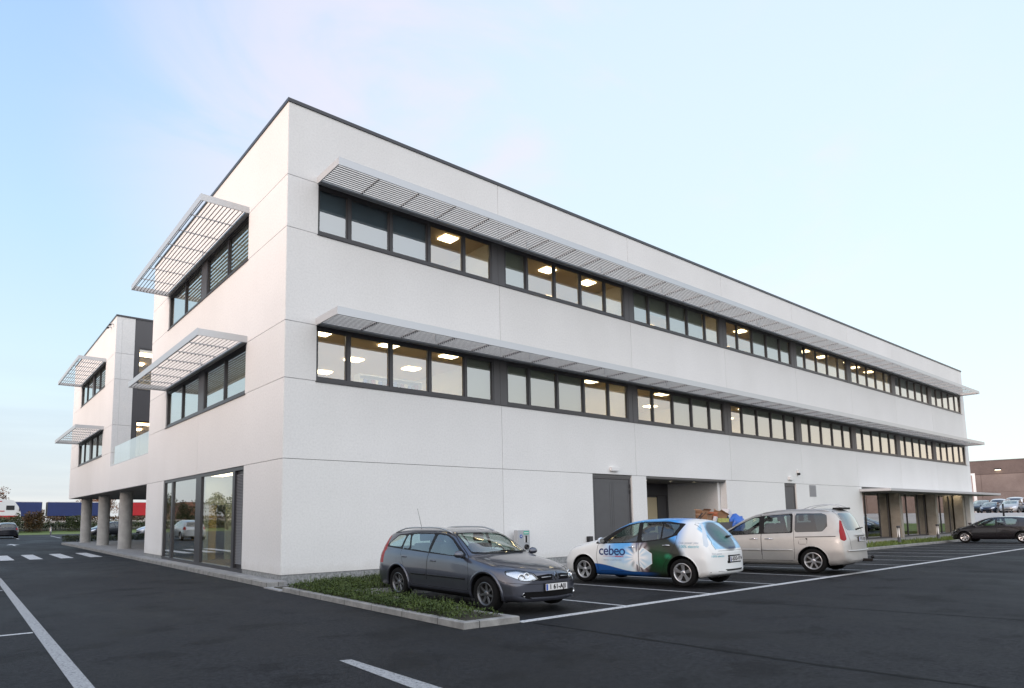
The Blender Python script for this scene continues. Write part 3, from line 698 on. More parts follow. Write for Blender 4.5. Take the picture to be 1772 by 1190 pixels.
def catmull(P, per):
    out = []; n = len(P)
    for i in range(n-1):
        p0 = P[i-1] if i else (-P[1][0], P[1][1]) if abs(P[0][0]) < 1e-6 else P[0]
        p1, p2 = P[i], P[i+1]; p3 = P[i+2] if i+2 < n else (-P[i][0], P[i][1])
        for k in range(per[i]):
            t = k/per[i]; t2, t3 = t*t, t*t*t; q = []
            for a in (0, 1):
                m1, m2 = .5*(p2[a]-p0[a])*.8, .5*(p3[a]-p1[a])*.8
                q.append((2*t3-3*t2+1)*p1[a]+(t3-2*t2+t)*m1+(-2*t3+3*t2)*p2[a]+(t3-t2)*m2)
            out.append(tuple(q))
    out.append(P[-1]); return out
def shell(S, n=120, fine=1):
    """car body surface in car space: x forward from the front axle, y left, z up"""
    f = {k: pchip(v) for k, v in S['curves'].items()}; nose, tail = S['nose'], S['tail']
    per = [2, 1, 2, 4, 4, 3, 5, 5, 3, 4] if fine else [1, 1, 1, 2, 2, 1, 2, 2, 1, 2]
    st = []
    for i in range(n+1):
        t = i/n; st.append(nose + (tail-nose)*(t - .085*math.sin(2*math.pi*t)/1.0))
    kf, kr, wf, wr_ = S.get('kf', .26), S.get('kr', .10), S.get('wf', .95), S.get('wr', .6)
    def warp(x, y):
        a = max(0, min(1, (x-(nose-wf))/wf)); b = max(0, min(1, ((tail+wr_)-x)/wr_)); k = (abs(y)/.8)
        return x - kf*a*a*k**2.3 + kr*b*b*k**2.3
    bm = bmesh.new(); rows = []
    for x in st:
        zt, zb, zs, wm, zm, wb, zbl, wr, zr = (f[k](x) for k in ('zt', 'zb', 'zs', 'wm', 'zm', 'wb', 'zbelt', 'wr', 'zr'))
        # rounding of the ends
        en = min((nose-x), (x-tail)); r = S.get('round', .07)
        sh = math.sqrt(max(0, 1-(1-min(1, en/r))**2)); ins = (1-sh)*r*.8
        wm -= ins; wb -= ins*.8; wr -= ins*.5; zb += ins; zs += ins; zt -= ins*.5; zr -= ins*.5; zbl -= ins*.5
        zbl = min(zbl, zr-.008)
        zm_ = min(zm, zbl-.05)
        P = [(0, zb), (wm*.80, zb), (wm*.955, zs), (wm*.992, zs*.45+zm_*.55), (wm, zm_), ((wm*.42+wb*.58)+.012, zm_*.30+zbl*.70), (wb, zbl),
             ((wb+wr)/2+f['bul'](x) if 'bul' in f else (wb+wr)/2+.022, (zbl+zr)/2), (wr, zr), (wr*.62, zr+(zt-zr)*.72), (0, zt)]
        rows.append([(warp(x, y), y, zz) for y, zz in catmull(P, per)])
    m = len(rows[0]); g = []
    for r in rows:
        c = [bm.verts.new(p) for p in r]; o = [c[0]]+[bm.verts.new((p[0], -p[1], p[2])) for p in r[1:-1]]+[c[-1]]
        g.append((c, o))
    for (c0, o0), (c1, o1) in zip(g, g[1:]):
        for j in range(m-1):
            bm.faces.new((c0[j], c0[j+1], c1[j+1], c1[j])); bm.faces.new((o0[j], o1[j], o1[j+1], o0[j+1]))
    NC = 14
    for gi, x, flip in ((0, nose, 0), (-1, tail, 1)):
        c, o = g[gi]; prev = None; j0 = per[0]
        for j in range(j0, m):
            y, zz = c[j].co.y, c[j].co.z
            row = [c[j]] + [bm.verts.new((warp(x, y*(1-2*k/NC)), y*(1-2*k/NC), zz)) for k in range(1, NC)] + [o[j]] if j < m-1 else [c[j]]*(NC+1)
            if prev:
                for k in range(NC):
                    vs = [prev[k], prev[k+1], row[k+1], row[k]]
                    vs = [v for i2, v in enumerate(vs) if v not in vs[:i2]]
                    if len(vs) > 2:
                        bm.faces.new(vs if not flip else vs[::-1])
            prev = row
    bmesh.ops.remove_doubles(bm, verts=bm.verts[:], dist=.0006)
    bmesh.ops.recalc_face_normals(bm, faces=bm.faces[:])
    return bm
def sd_poly(P, r=0.0):
    n = len(P)
    def s(p):
        px, py = p; d = 1e9; inside = False; j = n-1
        for i in range(n):
            ax, ay = P[i]; bx, by = P[j]; ex, ey = bx-ax, by-ay; wx, wy = px-ax, py-ay
            t = max(0, min(1, (wx*ex+wy*ey)/(ex*ex+ey*ey))); dx, dy = wx-ex*t, wy-ey*t; d = min(d, dx*dx+dy*dy)
            if (ay > py) != (by > py) and px < (bx-ax)*(py-ay)/(by-ay)+ax: inside = not inside
            j = i
        return (-math.sqrt(d) if inside else math.sqrt(d)) - r
    return s
def inset(P, r):
    """shrink a polygon about each edge (for rounded corners)"""
    n = len(P); A = sum(P[i][0]*P[(i+1) % n][1]-P[(i+1) % n][0]*P[i][1] for i in range(n)); s = 1 if A > 0 else -1; out = []
    for i in range(n):
        a, b, c = Vector(P[i-1]), Vector(P[i]), Vector(P[(i+1) % n]); d0 = (b-a).normalized(); d1 = (c-b).normalized()
        n0 = Vector((-d0.y, d0.x))*s; n1 = Vector((-d1.y, d1.x))*s; k = 1+n0.dot(n1)
        v = (n0+n1)/max(.35, k); out.append((b.x+v.x*r, b.y+v.y*r))
    return out
def rpoly(P, r): return sd_poly(inset(P, r), r)
def circ(cx, cy, r): return lambda p: math.hypot(p[0]-cx, p[1]-cy)-r
def cut(bm, lay, sel, proj, sdf, code=None, band=None):
    """cut the mesh along sdf=0 inside the selected faces and label what lies within"""
    levels = [0.0] if band is None else [band, -band]
    faces = [f for f in bm.faces if sel(f)]
    for lv in levels:
        val = {}
        for f in faces:
            for v in f.verts:
                if v not in val:
                    q = sdf(proj(v.co))-lv; val[v] = 0.0 if abs(q) < 6e-4 else q
        edges = {e for f in faces for e in f.edges}
        for e in edges:
            a, b = e.verts
            if a in val and b in val and val[a]*val[b] < 0:
                t = val[a]/(val[a]-val[b]); ne, nv = bmesh.utils.edge_split(e, a, t); val[nv] = 0.0
        nf = []
        for f in faces:
            zs_ = [v for v in f.verts if val.get(v, 1) == 0.0]
            pos = any(val.get(v, 0) > 0 for v in f.verts); neg = any(val.get(v, 0) < 0 for v in f.verts)
            if pos and neg and len(zs_) >= 2:
                a, b = zs_[0], zs_[-1]
                if len(zs_) > 2:
                    best = max(((p, q) for p in zs_ for q in zs_ if p is not q), key=lambda t: (t[0].co-t[1].co).length); a, b = best
                if not any(set(e.verts) == {a, b} for e in f.edges):
                    try: r = bmesh.utils.face_split(f, a, b); nf.append(r[0])
                    except Exception: pass
        faces += nf
    if code is not None:
        for f in faces:
            c = f.calc_center_median(); q = sdf(proj(c))
            if (q < 0 if band is None else abs(q) < band): f[lay] = code
SIDE = lambda s, lo=.35, x0=-9, x1=9, z0=-9: (lambda f: f.normal.y*s > lo and x0 < f.calc_center_median().x < x1 and f.calc_center_median().z > z0)
PXZ = lambda c: (c.x, c.z)
PYX = lambda c: (c.y, c.x)
PYZ = lambda c: (c.y, c.z)

def wheel(parent, x, y, r, rim_r, wd, style, side, mats, steer=0):
    """tyre with a rim; side = +1 faces +y"""
    bm = bmesh.new(); s = side; h = wd/2
    prof = [(-h*.8, rim_r*.96), (-h, rim_r+.02), (-h, r-.035), (-h*.86, r-.010), (-h*.5, r), (h*.5, r), (h*.86, r-.010), (h, r-.035), (h*1.0, rim_r+.02), (h*.86, rim_r)]
    lathe(bm, [(p*s, q) for p, q in prof], 48, 'y'); tyre = ext('wheel', bm, mats['tyre'], parent)
    tyre.location = (x, y, r); tyre.rotation_euler = (0, 0, steer)
    bm = bmesh.new()
    lathe(bm, [(s*h*.90, rim_r+.004), (s*h*.95, rim_r-.006), (s*h*.88, rim_r-.018), (s*h*.35, rim_r-.03), (-s*h*.5, rim_r-.035)], 48, 'y')
    lathe(bm, [(s*h*.72, .001), (s*h*.74, .030), (s*h*.66, .052), (s*h*.50, .060)], 24, 'y')
    n, wi, wo, fork, dish = style
    for k in range(n):
        a0 = 2*math.pi*k/n + math.pi/2
        arms = ((0, 0),) if not fork else ((-fork, 0), (fork, 0))
        for fk, _ in arms:
            ring = []
            for t in (0, .3, .6, .85, 1):
                rr = .035+(rim_r-.045)*t; w_ = (wi+(wo-wi)*t)/2; a = a0+fk*t
                hh = s*h*(.62+dish*t*t)
                d = Vector((math.cos(a), 0, math.sin(a))); q = Vector((-math.sin(a), 0, math.cos(a)))
                ring.append([bm.verts.new(d*rr+q*w_+Vector((0, hh-s*.014, 0))), bm.verts.new(d*rr+q*w_*.7+Vector((0, hh, 0))), bm.verts.new(d*rr-q*w_*.7+Vector((0, hh, 0))), bm.verts.new(d*rr-q*w_+Vector((0, hh-s*.014, 0)))])
            for r0, r1 in zip(ring, ring[1:]):
                for i in range(3): bm.faces.new((r0[i], r0[i+1], r1[i+1], r1[i]))
    bmesh.ops.recalc_face_normals(bm, faces=bm.faces[:])
    ext('rim', bm, mats['rim'], tyre)
    bm = bmesh.new(); bmesh.ops.create_circle(bm, cap_ends=True, segments=24, radius=rim_r-.03, matrix=Matrix.Translation((0, s*h*.12, 0)) @ Matrix.Rotation(math.pi/2, 4, 'X'))
    lathe(bm, [(s*h*.13, .001), (s*h*.14, .09), (s*h*.13, .125)], 24, 'y'); ext('brake', bm, mats['brake'], tyre)
    return tyre
def rbox(bm, x0, x1, y0, y1, z0, z1, r=.03, mi=0):
    b2 = bmesh.new(); box(b2, x0, x1, y0, y1, z0, z1); bmesh.ops.bevel(b2, geom=b2.edges[:], offset=r, segments=2, affect='EDGES', profile=.6)
    vm = {}
    for v in b2.verts: vm[v] = bm.verts.new(v.co)
    for f in b2.faces: bm.faces.new([vm[v] for v in f.verts]).material_index = mi
    b2.free()
def text_mesh(txt, size, bold=0.0, spacing=1.0, shear=0.0):
    cu = bpy.data.curves.new('t', 'FONT'); cu.body = txt; cu.size = size; cu.align_x = 'CENTER'; cu.align_y = 'CENTER'; cu.space_character = spacing; cu.shear = shear
    o = bpy.data.objects.new('t', cu); COL.objects.link(o); dg = bpy.context.evaluated_depsgraph_get(); dg.update()
    me = bpy.data.meshes.new_from_object(o.evaluated_get(dg)); bpy.data.objects.remove(o); bpy.data.curves.remove(cu)
    bm = bmesh.new(); n = 5 if bold else 1
    for k in range(n):
        q = len(bm.verts); bm.from_mesh(me); bm.verts.ensure_lookup_table()
        for v in bm.verts[q:]: v.co += Vector((bold*math.cos(k*1.2566), bold*math.sin(k*1.2566), .00008*k)) if bold else Vector()
    bpy.data.meshes.remove(me); return bm
def project_on(bm, bvh, to3, direction, off=.003):
    for v in bm.verts:
        o = to3(v.co.x, v.co.y); h = bvh.ray_cast(o, direction, 4)
        v.co = (h[0]-direction*(off+v.co.z)) if h[0] else o+direction*.3
CM = {}
def paint(name, col, flake=.0, rough=.32, metal=.6, coat=1.0):
    m, t, b, o = material(name); b.inputs['Metallic'].default_value = metal; b.inputs['Roughness'].default_value = rough
    b.inputs['Coat Weight'].default_value = coat; b.inputs['Coat Roughness'].default_value = .04
    co = coords(t); n = ramp(t, [(.35, tuple(x*.93 for x in col)), (.65, tuple(x*1.04 for x in col))], noise(t, co, 2.2, 5, .7))
    dirt = ramp(t, [(.15, (.62, .58, .52)), (.42, (1, 1, 1))], math_(t, 'ADD', sepz(t, co), math_(t, 'MULTIPLY', noise(t, co, 5, 5, .7), .25)))
    c = mixc(t, 1, n.outputs[0], dirt.outputs[0], 'MULTIPLY')
    back_dark(t, b, o, c); return m
def sepz(t, co):
    s = t.nodes.new('ShaderNodeSeparateXYZ'); t.links.new(co, s.inputs[0]); return s.outputs[2]
def back_dark(t, b, o, c):
    """sheet metal is lined with dark trim on its inner side"""
    t.links.new(c, b.inputs['Base Color'])
    g = t.nodes.new('ShaderNodeNewGeometry'); d = N(t, 'ShaderNodeBsdfDiffuse'); d.inputs[0].default_value = (.03, .03, .032, 1)
    mx = t.nodes.new('ShaderNodeMixShader'); t.links.new(g.outputs['Backfacing'], mx.inputs[0]); t.links.new(b.outputs[0], mx.inputs[1]); t.links.new(d.outputs[0], mx.inputs[2]); t.links.new(mx.outputs[0], o.inputs[0])
CM['tyre'] = simple('tyre_rubber', (.009, .009, .0095), .85, spec=.15, bumps=.25, bscale=40)
CM['rim_grey'] = simple('sparkle_grey_rim', (.16, .165, .175), .35, .8)
CM['rim_silver'] = simple('silver_rim', (.55, .56, .58), .28, .85)
CM['brake'] = simple('brake_dark_metal', (.02, .02, .02), .6, .5)
CM['chrome'] = simple('chrome', (.75, .76, .78), .08, 1.0)
CM['satin'] = simple('satin_silver_trim', (.50, .51, .52), .3, .8)
CM['trim'] = simple('dark_rubber_trim', (.008, .008, .009), .5, spec=.25)
CM['seat'] = simple('charcoal_seat_cloth', (.035, .036, .04), .9)
CM['lampglass'] = mat_glass('clear_lamp_cover', (.86, .88, .9), .10)
CM['lampbowl'] = simple('lamp_reflector', (.62, .65, .70), .18, .85, bumps=1.0, bscale=22)
CM['red'] = simple('red_lamp_lens', (.26, .003, .008), .25, spec=.3, bumps=.3, bscale=35)
CM['redclear'] = simple('pale_clear_lamp_lens', (.50, .58, .66), .1, coat=1.0, bumps=.3, bscale=35)
CM['plate'] = simple('white_plate', (.70, .70, .70), .4)
CM['plateblue'] = simple('blue_plate_band', (.03, .10, .42), .4)
CM['ink'] = simple('black_ink', (.012, .010, .012), .5)
CM['darkmesh'] = simple('black_grille_mesh', (.005, .005, .006), .6, spec=.1, bumps=.6, bscale=90)

def bvh_ray(bvh, x, zz, s):
    h = bvh.ray_cast(Vector((x, s*1.6, zz)), Vector((0, -s, 0)), 1.0)
    return h[0]
def build_car(name, label, group, S, loc, rz, scale, rim, near=True, lift=0.0):
    C = thing(name, label, 'car', loc, rz, group, scale)
    bm = shell(S, 116 if near else 46, 1 if near else 0)
    ref = bm.copy(); ref.normal_update(); bvh = BVHTree.FromBMesh(ref); ref.faces.ensure_lookup_table()
    lay = bm.faces.layers.int.new('part')
    parts = S['parts']                                   # (code, name, material, selector, projection, sdf, mirrored)
    wr = S['wheel_r']; ar = S['arch_r']; wb = S['wb']
    codes = {}
    for i, (pn, mt, sel, pr, sd, band) in enumerate(parts):
        cut(bm, lay, sel, pr, sd, i+1, band); codes[i+1] = (pn, mt)
    for ax in (0, -wb):
        for s in (1, -1):
            cut(bm, lay, (lambda f, s=s: f.calc_center_median().y*s > .45 and abs(f.calc_center_median().x-ax) < ar+.15 and f.calc_center_median().z < ar+wr+.12), PXZ, circ(ax, wr+.005, ar), 99)
            lipc = [f for f in bm.faces if f[lay] == 99]
            bmesh.ops.delete(bm, geom=lipc, context='FACES')
    # wheel arch returns: turn the cut edge inwards
    be = [e for e in bm.edges if e.is_boundary and any(abs(math.hypot(e.verts[0].co.x-ax, e.verts[0].co.z-wr-.005)-ar) < .02 for ax in (0, -wb)) and abs(e.verts[0].co.y) > .4]
    r = bmesh.ops.extrude_edge_only(bm, edges=be); nv = [v for v in r['geom'] if isinstance(v, bmesh.types.BMVert)]
    for v in nv: v.co.y = math.copysign(.52, v.co.y)
    for f in [f for f in r['geom'] if isinstance(f, bmesh.types.BMFace)] + [f for f in bm.faces if all(v in set(nv) or v.is_boundary for v in f.verts) and False]: f[lay] = 98
    nvs = set(nv)
    for f in bm.faces:
        if any(v in nvs for v in f.verts): f[lay] = 98
    def normal_at(co):
        h = bvh.find_nearest(co)
        if h[0] is None: return None
        f = ref.faces[h[2]]; n = Vector()
        for v in f.verts: n += v.normal/(max(1e-4, (v.co-co).length))**2
        return n.normalized()
    groups = {}
    for f in bm.faces:
        k = f[lay]
        if k == 98:
            c = f.calc_center_median(); k = 980+(c.y > 0)*2+(c.x < -wb/2)
        groups.setdefault(k, []).append(f)
    out = {}
    # regions that share a name but lie apart become separate parts
    for code, fs in groups.items():
        if code == 0 or code >= 980: nm, mt = ('body', S['paint']) if code == 0 else ('wheel_arch_liner', CM['trim'])
        else: nm, mt = codes[code]
        b2 = bmesh.new(); vm = {}
        for f in fs:
            vs = []
            for v in f.verts:
                if v not in vm: vm[v] = b2.verts.new(v.co)
                vs.append(vm[v])
            try: b2.faces.new(vs)
            except ValueError: pass
        b2.verts.index_update()
        nl = [normal_at(v.co) for v in b2.verts] if code < 980 else None
        par = C
        if nm == 'lamp_cover':
            # an opaque reflector bowl a few centimetres behind the clear cover
            bb = b2.copy()
            for v in bb.verts: v.co = v.co*1.0 + Vector((-.035 if v.co.x > 0 else .035, 0, 0)) + Vector((0, -.012 if v.co.y > 0 else .012, 0))
            hl = ext('headlight', bb, CM['lampbowl'], C); par = hl
            cx = sum(v.co.x for v in b2.verts)/len(b2.verts); cy = sum(v.co.y for v in b2.verts)/len(b2.verts); cz = sum(v.co.z for v in b2.verts)/len(b2.verts)
            nv_ = normal_at(Vector((cx, cy, cz)))
            for k, (dy, rr) in enumerate(S.get('bulbs', ((.05, .055), (-.07, .05)))):
                sg = 1 if cy > 0 else -1; b3 = bmesh.new()
                p = bvh.find_nearest(Vector((cx+.1, cy+sg*dy, cz)))[0]
                q = Vector((1, sg*.25, .05)).to_track_quat('Z', 'Y').to_matrix().to_4x4()
                lathe(b3, [(-.03, .012), (-.032, .02), (.0, rr*.7), (.012, rr), (.004, rr+.006)], 24, 'z'); bmesh.ops.transform(b3, matrix=Matrix.Translation(p+Vector((-.012, 0, 0))) @ q, verts=b3.verts[:])
                ext('lamp_bowl', b3, CM['chrome'], hl)
            nm = 'cover'
        o = ext(nm, b2, mt, par, smooth=True)
        if nl and all(nl): o.data.normals_split_custom_set_from_vertices(nl)
        out.setdefault(nm, []).append(o)
    ref.free(); bm.free()
    # rolled wheel arch lips standing proud of the wing
    for ax in (0, -wb):
        for s in (1, -1):
            lb_ = bmesh.new(); ps = []
            for a in lin(R(-18), R(198), 30):
                x, zz = ax+math.cos(a)*(ar+S.get('lip', .012)), wr+.005+math.sin(a)*(ar+S.get('lip', .012)); h = bvh_ray(bvh, x, zz, s)
                if h: ps.append(h+Vector((0, s*.001, 0)))
            if near and len(ps) > 10: tube(lb_, ps, S.get('lip', .012), 8); ext('wheel_arch_lip', lb_, S['paint'], C)
            else: lb_.free()
    # wheels, cabin
    for ax in (0, -wb):
        for s in (1, -1):
            wheel(C, ax, s*S['track'], wr, S['rim_r'], S['tyre_w'], rim[1], s, {'tyre': CM['tyre'], 'rim': rim[0], 'brake': CM['brake']})
    F = S['floor']
    bmf = bmesh.new(); box(bmf, S['tail']+.35, S['nose']-.4, -.50, .50, .20, .26); ext('underbody', bmf, CM['trim'], C)
    if near or S.get('cabin'):
        for (x, y, wd) in ((S['seat_x'], .36, .25), (S['seat_x'], -.36, .25), (S['seat_x']-.85, 0, .62)) + (((S['seat_x']-1.6, 0, .6),) if S.get('third') else ()):
            b2 = bmesh.new(); hh = S['seat_h']
            rbox(b2, x-.05, x+.42, y-wd, y+wd, hh-.16, hh, .05)
            for k in range(1):
                vs0 = len(b2.verts); rbox(b2, x-.13, x-.01, y-wd, y+wd, hh-.05, hh+.52, .05)
                b2.verts.ensure_lookup_table()
                for v in b2.verts[vs0:]: v.co.x -= (v.co.z-hh)*.30
            for yy in ((y,) if wd < .3 else (y-.36, y+.36)):
                vs0 = len(b2.verts); rbox(b2, x-.27, x-.19, yy-.12, yy+.12, hh+.56, hh+.74, .035)
            ext('seat', b2, CM['seat'], C)
        b2 = bmesh.new(); rbox(b2, S['dash_x']-.30, S['dash_x']+.12, -.66, .66, S['dash_z']-.28, S['dash_z'], .06); ext('dashboard', b2, CM['trim'], C)
        b2 = bmesh.new(); tube(b2, [(S['dash_x']-.40-.06*math.sin(a), .37+.18*math.cos(a), S['dash_z']-.02+.18*math.sin(a)) for a in lin(0, 2*math.pi, 24)], .014, 6, cap=False); ext('steering_wheel', b2, CM['trim'], C)
        b2 = bmesh.new(); box(b2, S['tail']+.4, S['dash_x']+.1, -.68, .68, .30, .36); ext('cabin_floor', b2, CM['trim'], C)
    return C, bvh
def mirror_pair(C, x, y, zz, mat, sz=(.07, .12, .085)):
    for s in (1, -1):
        b2 = bmesh.new(); sx, sy, sz_ = sz
        bmesh.ops.create_uvsphere(b2, u_segments=16, v_segments=10, radius=1)
        for v in b2.verts:
            k = 1 if v.co.x > 0 else .25
            v.co = Vector((x+v.co.x*sx*k, s*(y+sy)+v.co.y*sy, zz+v.co.z*sz_*(1 if v.co.z > 0 else .8)))
        for f in b2.faces: f.smooth = True
        o = ext('door_mirror', b2, mat, C)
        b2 = bmesh.new(); tube(b2, [(x+.01, s*(y-.05), zz-.06), (x, s*(y+.05), zz-.045)], [.03, .025], 8); ext('mirror_arm', b2, CM['trim'], o)
        b2 = bmesh.new(); bmesh.ops.create_circle(b2, cap_ends=True, segments=18, radius=1); bmesh.ops.transform(b2, matrix=Matrix.Translation((x-sx*.27, s*(y+sy), zz)) @ Matrix.Diagonal((1, sy*.82, sz_*.75, 1)) @ Matrix.Rotation(math.pi/2, 4, 'Y'), verts=b2.verts[:]); ext('mirror_glass', b2, CM['chrome'], o)
def handle(C, bvh, x, zz, mat, s, ln=.17):
    h = bvh.ray_cast(Vector((x, s*1.5, zz)), Vector((0, -s, 0)), 3)[0]
    b2 = bmesh.new(); tube(b2, [(x+ln/2, h.y-s*.002, zz-.006), (x+ln/2-.025, h.y+s*.024, zz), (x, h.y+s*.032, zz+.004), (x-ln/2+.025, h.y+s*.024, zz), (x-ln/2, h.y-s*.002, zz-.006)], [.010, .013, .014, .013, .010], 8)
    ext('door_handle', b2, mat, C)
def plate_on(C, x, zz, txt, s, tilt=0.0, y0=0.0, wd=.52, ht=.115, ink=None):
    """number plate facing +x (s=1) or -x (s=-1)"""
    P = bpy.data.objects.new('number_plate', None)
    b2 = bmesh.new(); rbox(b2, -.006, .006, -wd/2, wd/2, -ht/2, ht/2, .004)
    P = ext('number_plate', b2, CM['plate'], C); P.location = (x, y0, zz); P.rotation_euler = (0, tilt, 0 if s > 0 else math.pi)
    b2 = bmesh.new(); box(b2, .0062, .0072, wd/2-.045, wd/2-.004, -ht/2+.005, ht/2-.005)
    for v in b2.verts: v.co.y = -v.co.y
    ext('country_band', b2, CM['plateblue'], P)
    b2 = text_mesh(txt, ht*.95, .0055, 1.10)
    for v in b2.verts: v.co = Vector((.0078+v.co.z, v.co.x+.02, v.co.y))
    ext('plate_text', b2, ink or CM['ink'], P)
    b2 = bmesh.new(); box(b2, -.0095, -.0062, -wd/2-.012, wd/2+.012, -ht/2-.012, ht/2+.012); ext('plate_holder', b2, CM['trim'], P)
    return P
def wrapx(xc, R_=1.0): return lambda c: (math.atan2(c.y, abs(c.x-xc))*R_, c.z)
def front(f): return f.normal.x > .12
def side_parts(panes, dlo, doors, glass='cglass', trim=True):
    P = []
    for s in (1, -1):
        for poly in doors: P.append(('door', None, SIDE(s, .25, -3.4, .2), PXZ, rpoly(poly, .05), None))
        for poly in doors: P.append(('door_gap', CM['trim'], SIDE(s, .25, -3.4, .2), PXZ, rpoly(poly, .05), .0045))
        if dlo: P.append(('window_surround', CM['trim'], SIDE(s, .2, -3.6, .1, .85), PXZ, rpoly(dlo, .03), None))
        for poly in panes: P.append(('side_window', M[glass], SIDE(s, .2, -3.6, .1, .85), PXZ, rpoly(poly, .035), None))
    return P
# --- grey estate car
MEG = dict(nose=.84, tail=-3.66, wb=2.686, wheel_r=.315, arch_r=.365, rim_r=.205, tyre_w=.20, track=.775, floor=.3, seat_x=-1.35, seat_h=.62, dash_x=-.55, dash_z=.93, kf=.30, kr=.12,
  curves=dict(zt=[(.84, .66), (.80, .71), (.7, .752), (.5, .81), (.2, .875), (-.1, .93), (-.30, .965), (-.36, .985), (-.6, 1.12), (-.9, 1.27), (-1.15, 1.375), (-1.4, 1.43), (-1.9, 1.465), (-2.5, 1.46), (-3.1, 1.42), (-3.38, 1.37), (-3.46, 1.31), (-3.56, 1.12), (-3.62, 1.0), (-3.66, .90)],
   zr=[(.84, .63), (.7, .715), (.4, .80), (0, .875), (-.3, .925), (-.45, .95), (-.6, 1.02), (-.9, 1.21), (-1.15, 1.335), (-1.4, 1.385), (-1.9, 1.41), (-2.5, 1.405), (-3.1, 1.365), (-3.38, 1.31), (-3.5, 1.16), (-3.6, .98), (-3.66, .86)],
   wr=[(.84, .45), (.6, .55), (.2, .62), (-.3, .67), (-.45, .71), (-.6, .70), (-1.15, .61), (-1.4, .585), (-2.5, .58), (-3.1, .565), (-3.4, .555), (-3.55, .60), (-3.66, .60)],
   zbelt=[(.84, .56), (.7, .64), (.4, .74), (0, .82), (-.4, .895), (-.6, .92), (-1.7, .96), (-2.7, 1.0), (-3.3, 1.02), (-3.5, .98), (-3.66, .82)],
   wb=[(.84, .60), (.7, .70), (.4, .78), (0, .81), (-.5, .815), (-1.7, .82), (-2.7, .805), (-3.3, .765), (-3.5, .735), (-3.66, .69)],
   zm=[(.84, .50), (.5, .55), (0, .61), (-1.5, .62), (-2.7, .65), (-3.4, .65), (-3.66, .58)],
   wm=[(.84, .75), (.6, .83), (.3, .87), (0, .885), (-1.3, .88), (-2.7, .888), (-3.2, .875), (-3.5, .84), (-3.66, .78)],
   zs=[(.84, .27), (.4, .24), (-3.2, .25), (-3.66, .33)], zb=[(.84, .21), (-.2, .18), (-3.0, .20), (-3.66, .28)]))
MP = side_parts(
    panes=[[(-.72, .965), (-1.12, 1.25), (-1.30, 1.315), (-1.60, 1.345), (-1.64, .995)], [(-1.72, 1.0), (-1.70, 1.35), (-2.28, 1.345), (-2.47, 1.33), (-2.30, 1.03)], [(-2.36, 1.035), (-2.53, 1.325), (-2.60, 1.32), (-2.62, 1.045)],
           [(-2.69, 1.055), (-2.67, 1.31), (-2.95, 1.295), (-3.22, 1.09)]],
    dlo=[(-.58, .945), (-1.10, 1.28), (-1.30, 1.345), (-1.65, 1.375), (-2.3, 1.372), (-2.98, 1.318), (-3.30, 1.06), (-2.6, 1.015), (-1.6, .965)],
    doors=[[(-.46, .33), (-.42, .62), (-.50, .93), (-1.08, 1.31), (-1.3, 1.372), (-1.67, 1.395), (-1.68, .33)], [(-1.69, .33), (-1.69, 1.395), (-2.35, 1.39), (-2.62, 1.35), (-2.64, .95), (-2.45, .66), (-2.25, .50), (-2.18, .33)]])
top = lambda f: f.normal.z > .45 and f.calc_center_median().x > -.55
scr = lambda f: f.normal.z > .1 and -1.32 < f.calc_center_median().x < -.28 and f.calc_center_median().z > .93
bon = [(-.52, .55), (-.25, .70), (0, .745), (.25, .70), (.52, .55), (.70, .1), (.70, -.44), (0, -.33), (-.70, -.44), (-.70, .1)]
MP += [('bonnet', None, top, PYX, rpoly(bon, .06), None), ('bonnet_gap', CM['trim'], top, PYX, rpoly(bon, .06), .004),
       ('windscreen_surround', CM['trim'], scr, PYX, rpoly([(-.69, -.52), (-.4, -.38), (0, -.335), (.4, -.38), (.69, -.52), (.565, -1.19), (0, -1.15), (-.565, -1.19)], .05), None),
       ('windscreen', M['cglass'], scr, PYX, rpoly([(-.655, -.58), (-.4, -.44), (0, -.40), (.4, -.44), (.655, -.58), (.545, -1.155), (0, -1.12), (-.545, -1.155)], .05), None),
       ('rear_window', M['cglass'], lambda f: f.normal.x < -.1 and f.calc_center_median().x < -3.1 and f.calc_center_median().z > .95, PYZ, rpoly([(-.58, 1.03), (.58, 1.03), (.50, 1.30), (-.50, 1.30)], .04), None)]
WR = wrapx(-.2)
fr1 = lambda f: f.calc_center_median().x > .25 and f.calc_center_median().z > .2
MP += [('bumper_gap', CM['trim'], fr1, WR, rpoly([(-1.08, .10), (-1.08, .60), (-.92, .545), (-.5, .515), (0, .51), (.5, .515), (.92, .545), (1.08, .60), (1.08, .10)], .04), .004)]
for s in (1, -1):
    fl = lambda p, s=s: [(s*a, b) for a, b in (p if s > 0 else p[::-1])]
    MP += [('headlight_surround', CM['trim'], fr1, WR, rpoly(fl([(.315, .575), (.60, .56), (.88, .665), (.93, .735), (.70, .758), (.42, .705)]), .02), None),
           ('lamp_cover', CM['lampglass'], fr1, WR, rpoly(fl([(.33, .582), (.60, .570), (.87, .67), (.91, .728), (.70, .748), (.43, .697)]), .02), None),
           ('grille', CM['darkmesh'], fr1, PYZ, rpoly(fl([(.085, .575), (.325, .565), (.40, .655), (.075, .685)]), .012), None),
           ('tail_light', CM['red'], lambda f: f.calc_center_median().x < -3.0 and f.calc_center_median().z > .5, wrapx(-2.6, .9), rpoly(fl([(.62, .72), (.82, .70), (.80, 1.0), (.66, 1.28), (.56, 1.30), (.60, 1.0)]), .03), None)]
MP += [('lower_grille', CM['darkmesh'], fr1, PYZ, rpoly([(-.60, .29), (.60, .29), (.66, .385), (-.66, .385)], .03), None),
]
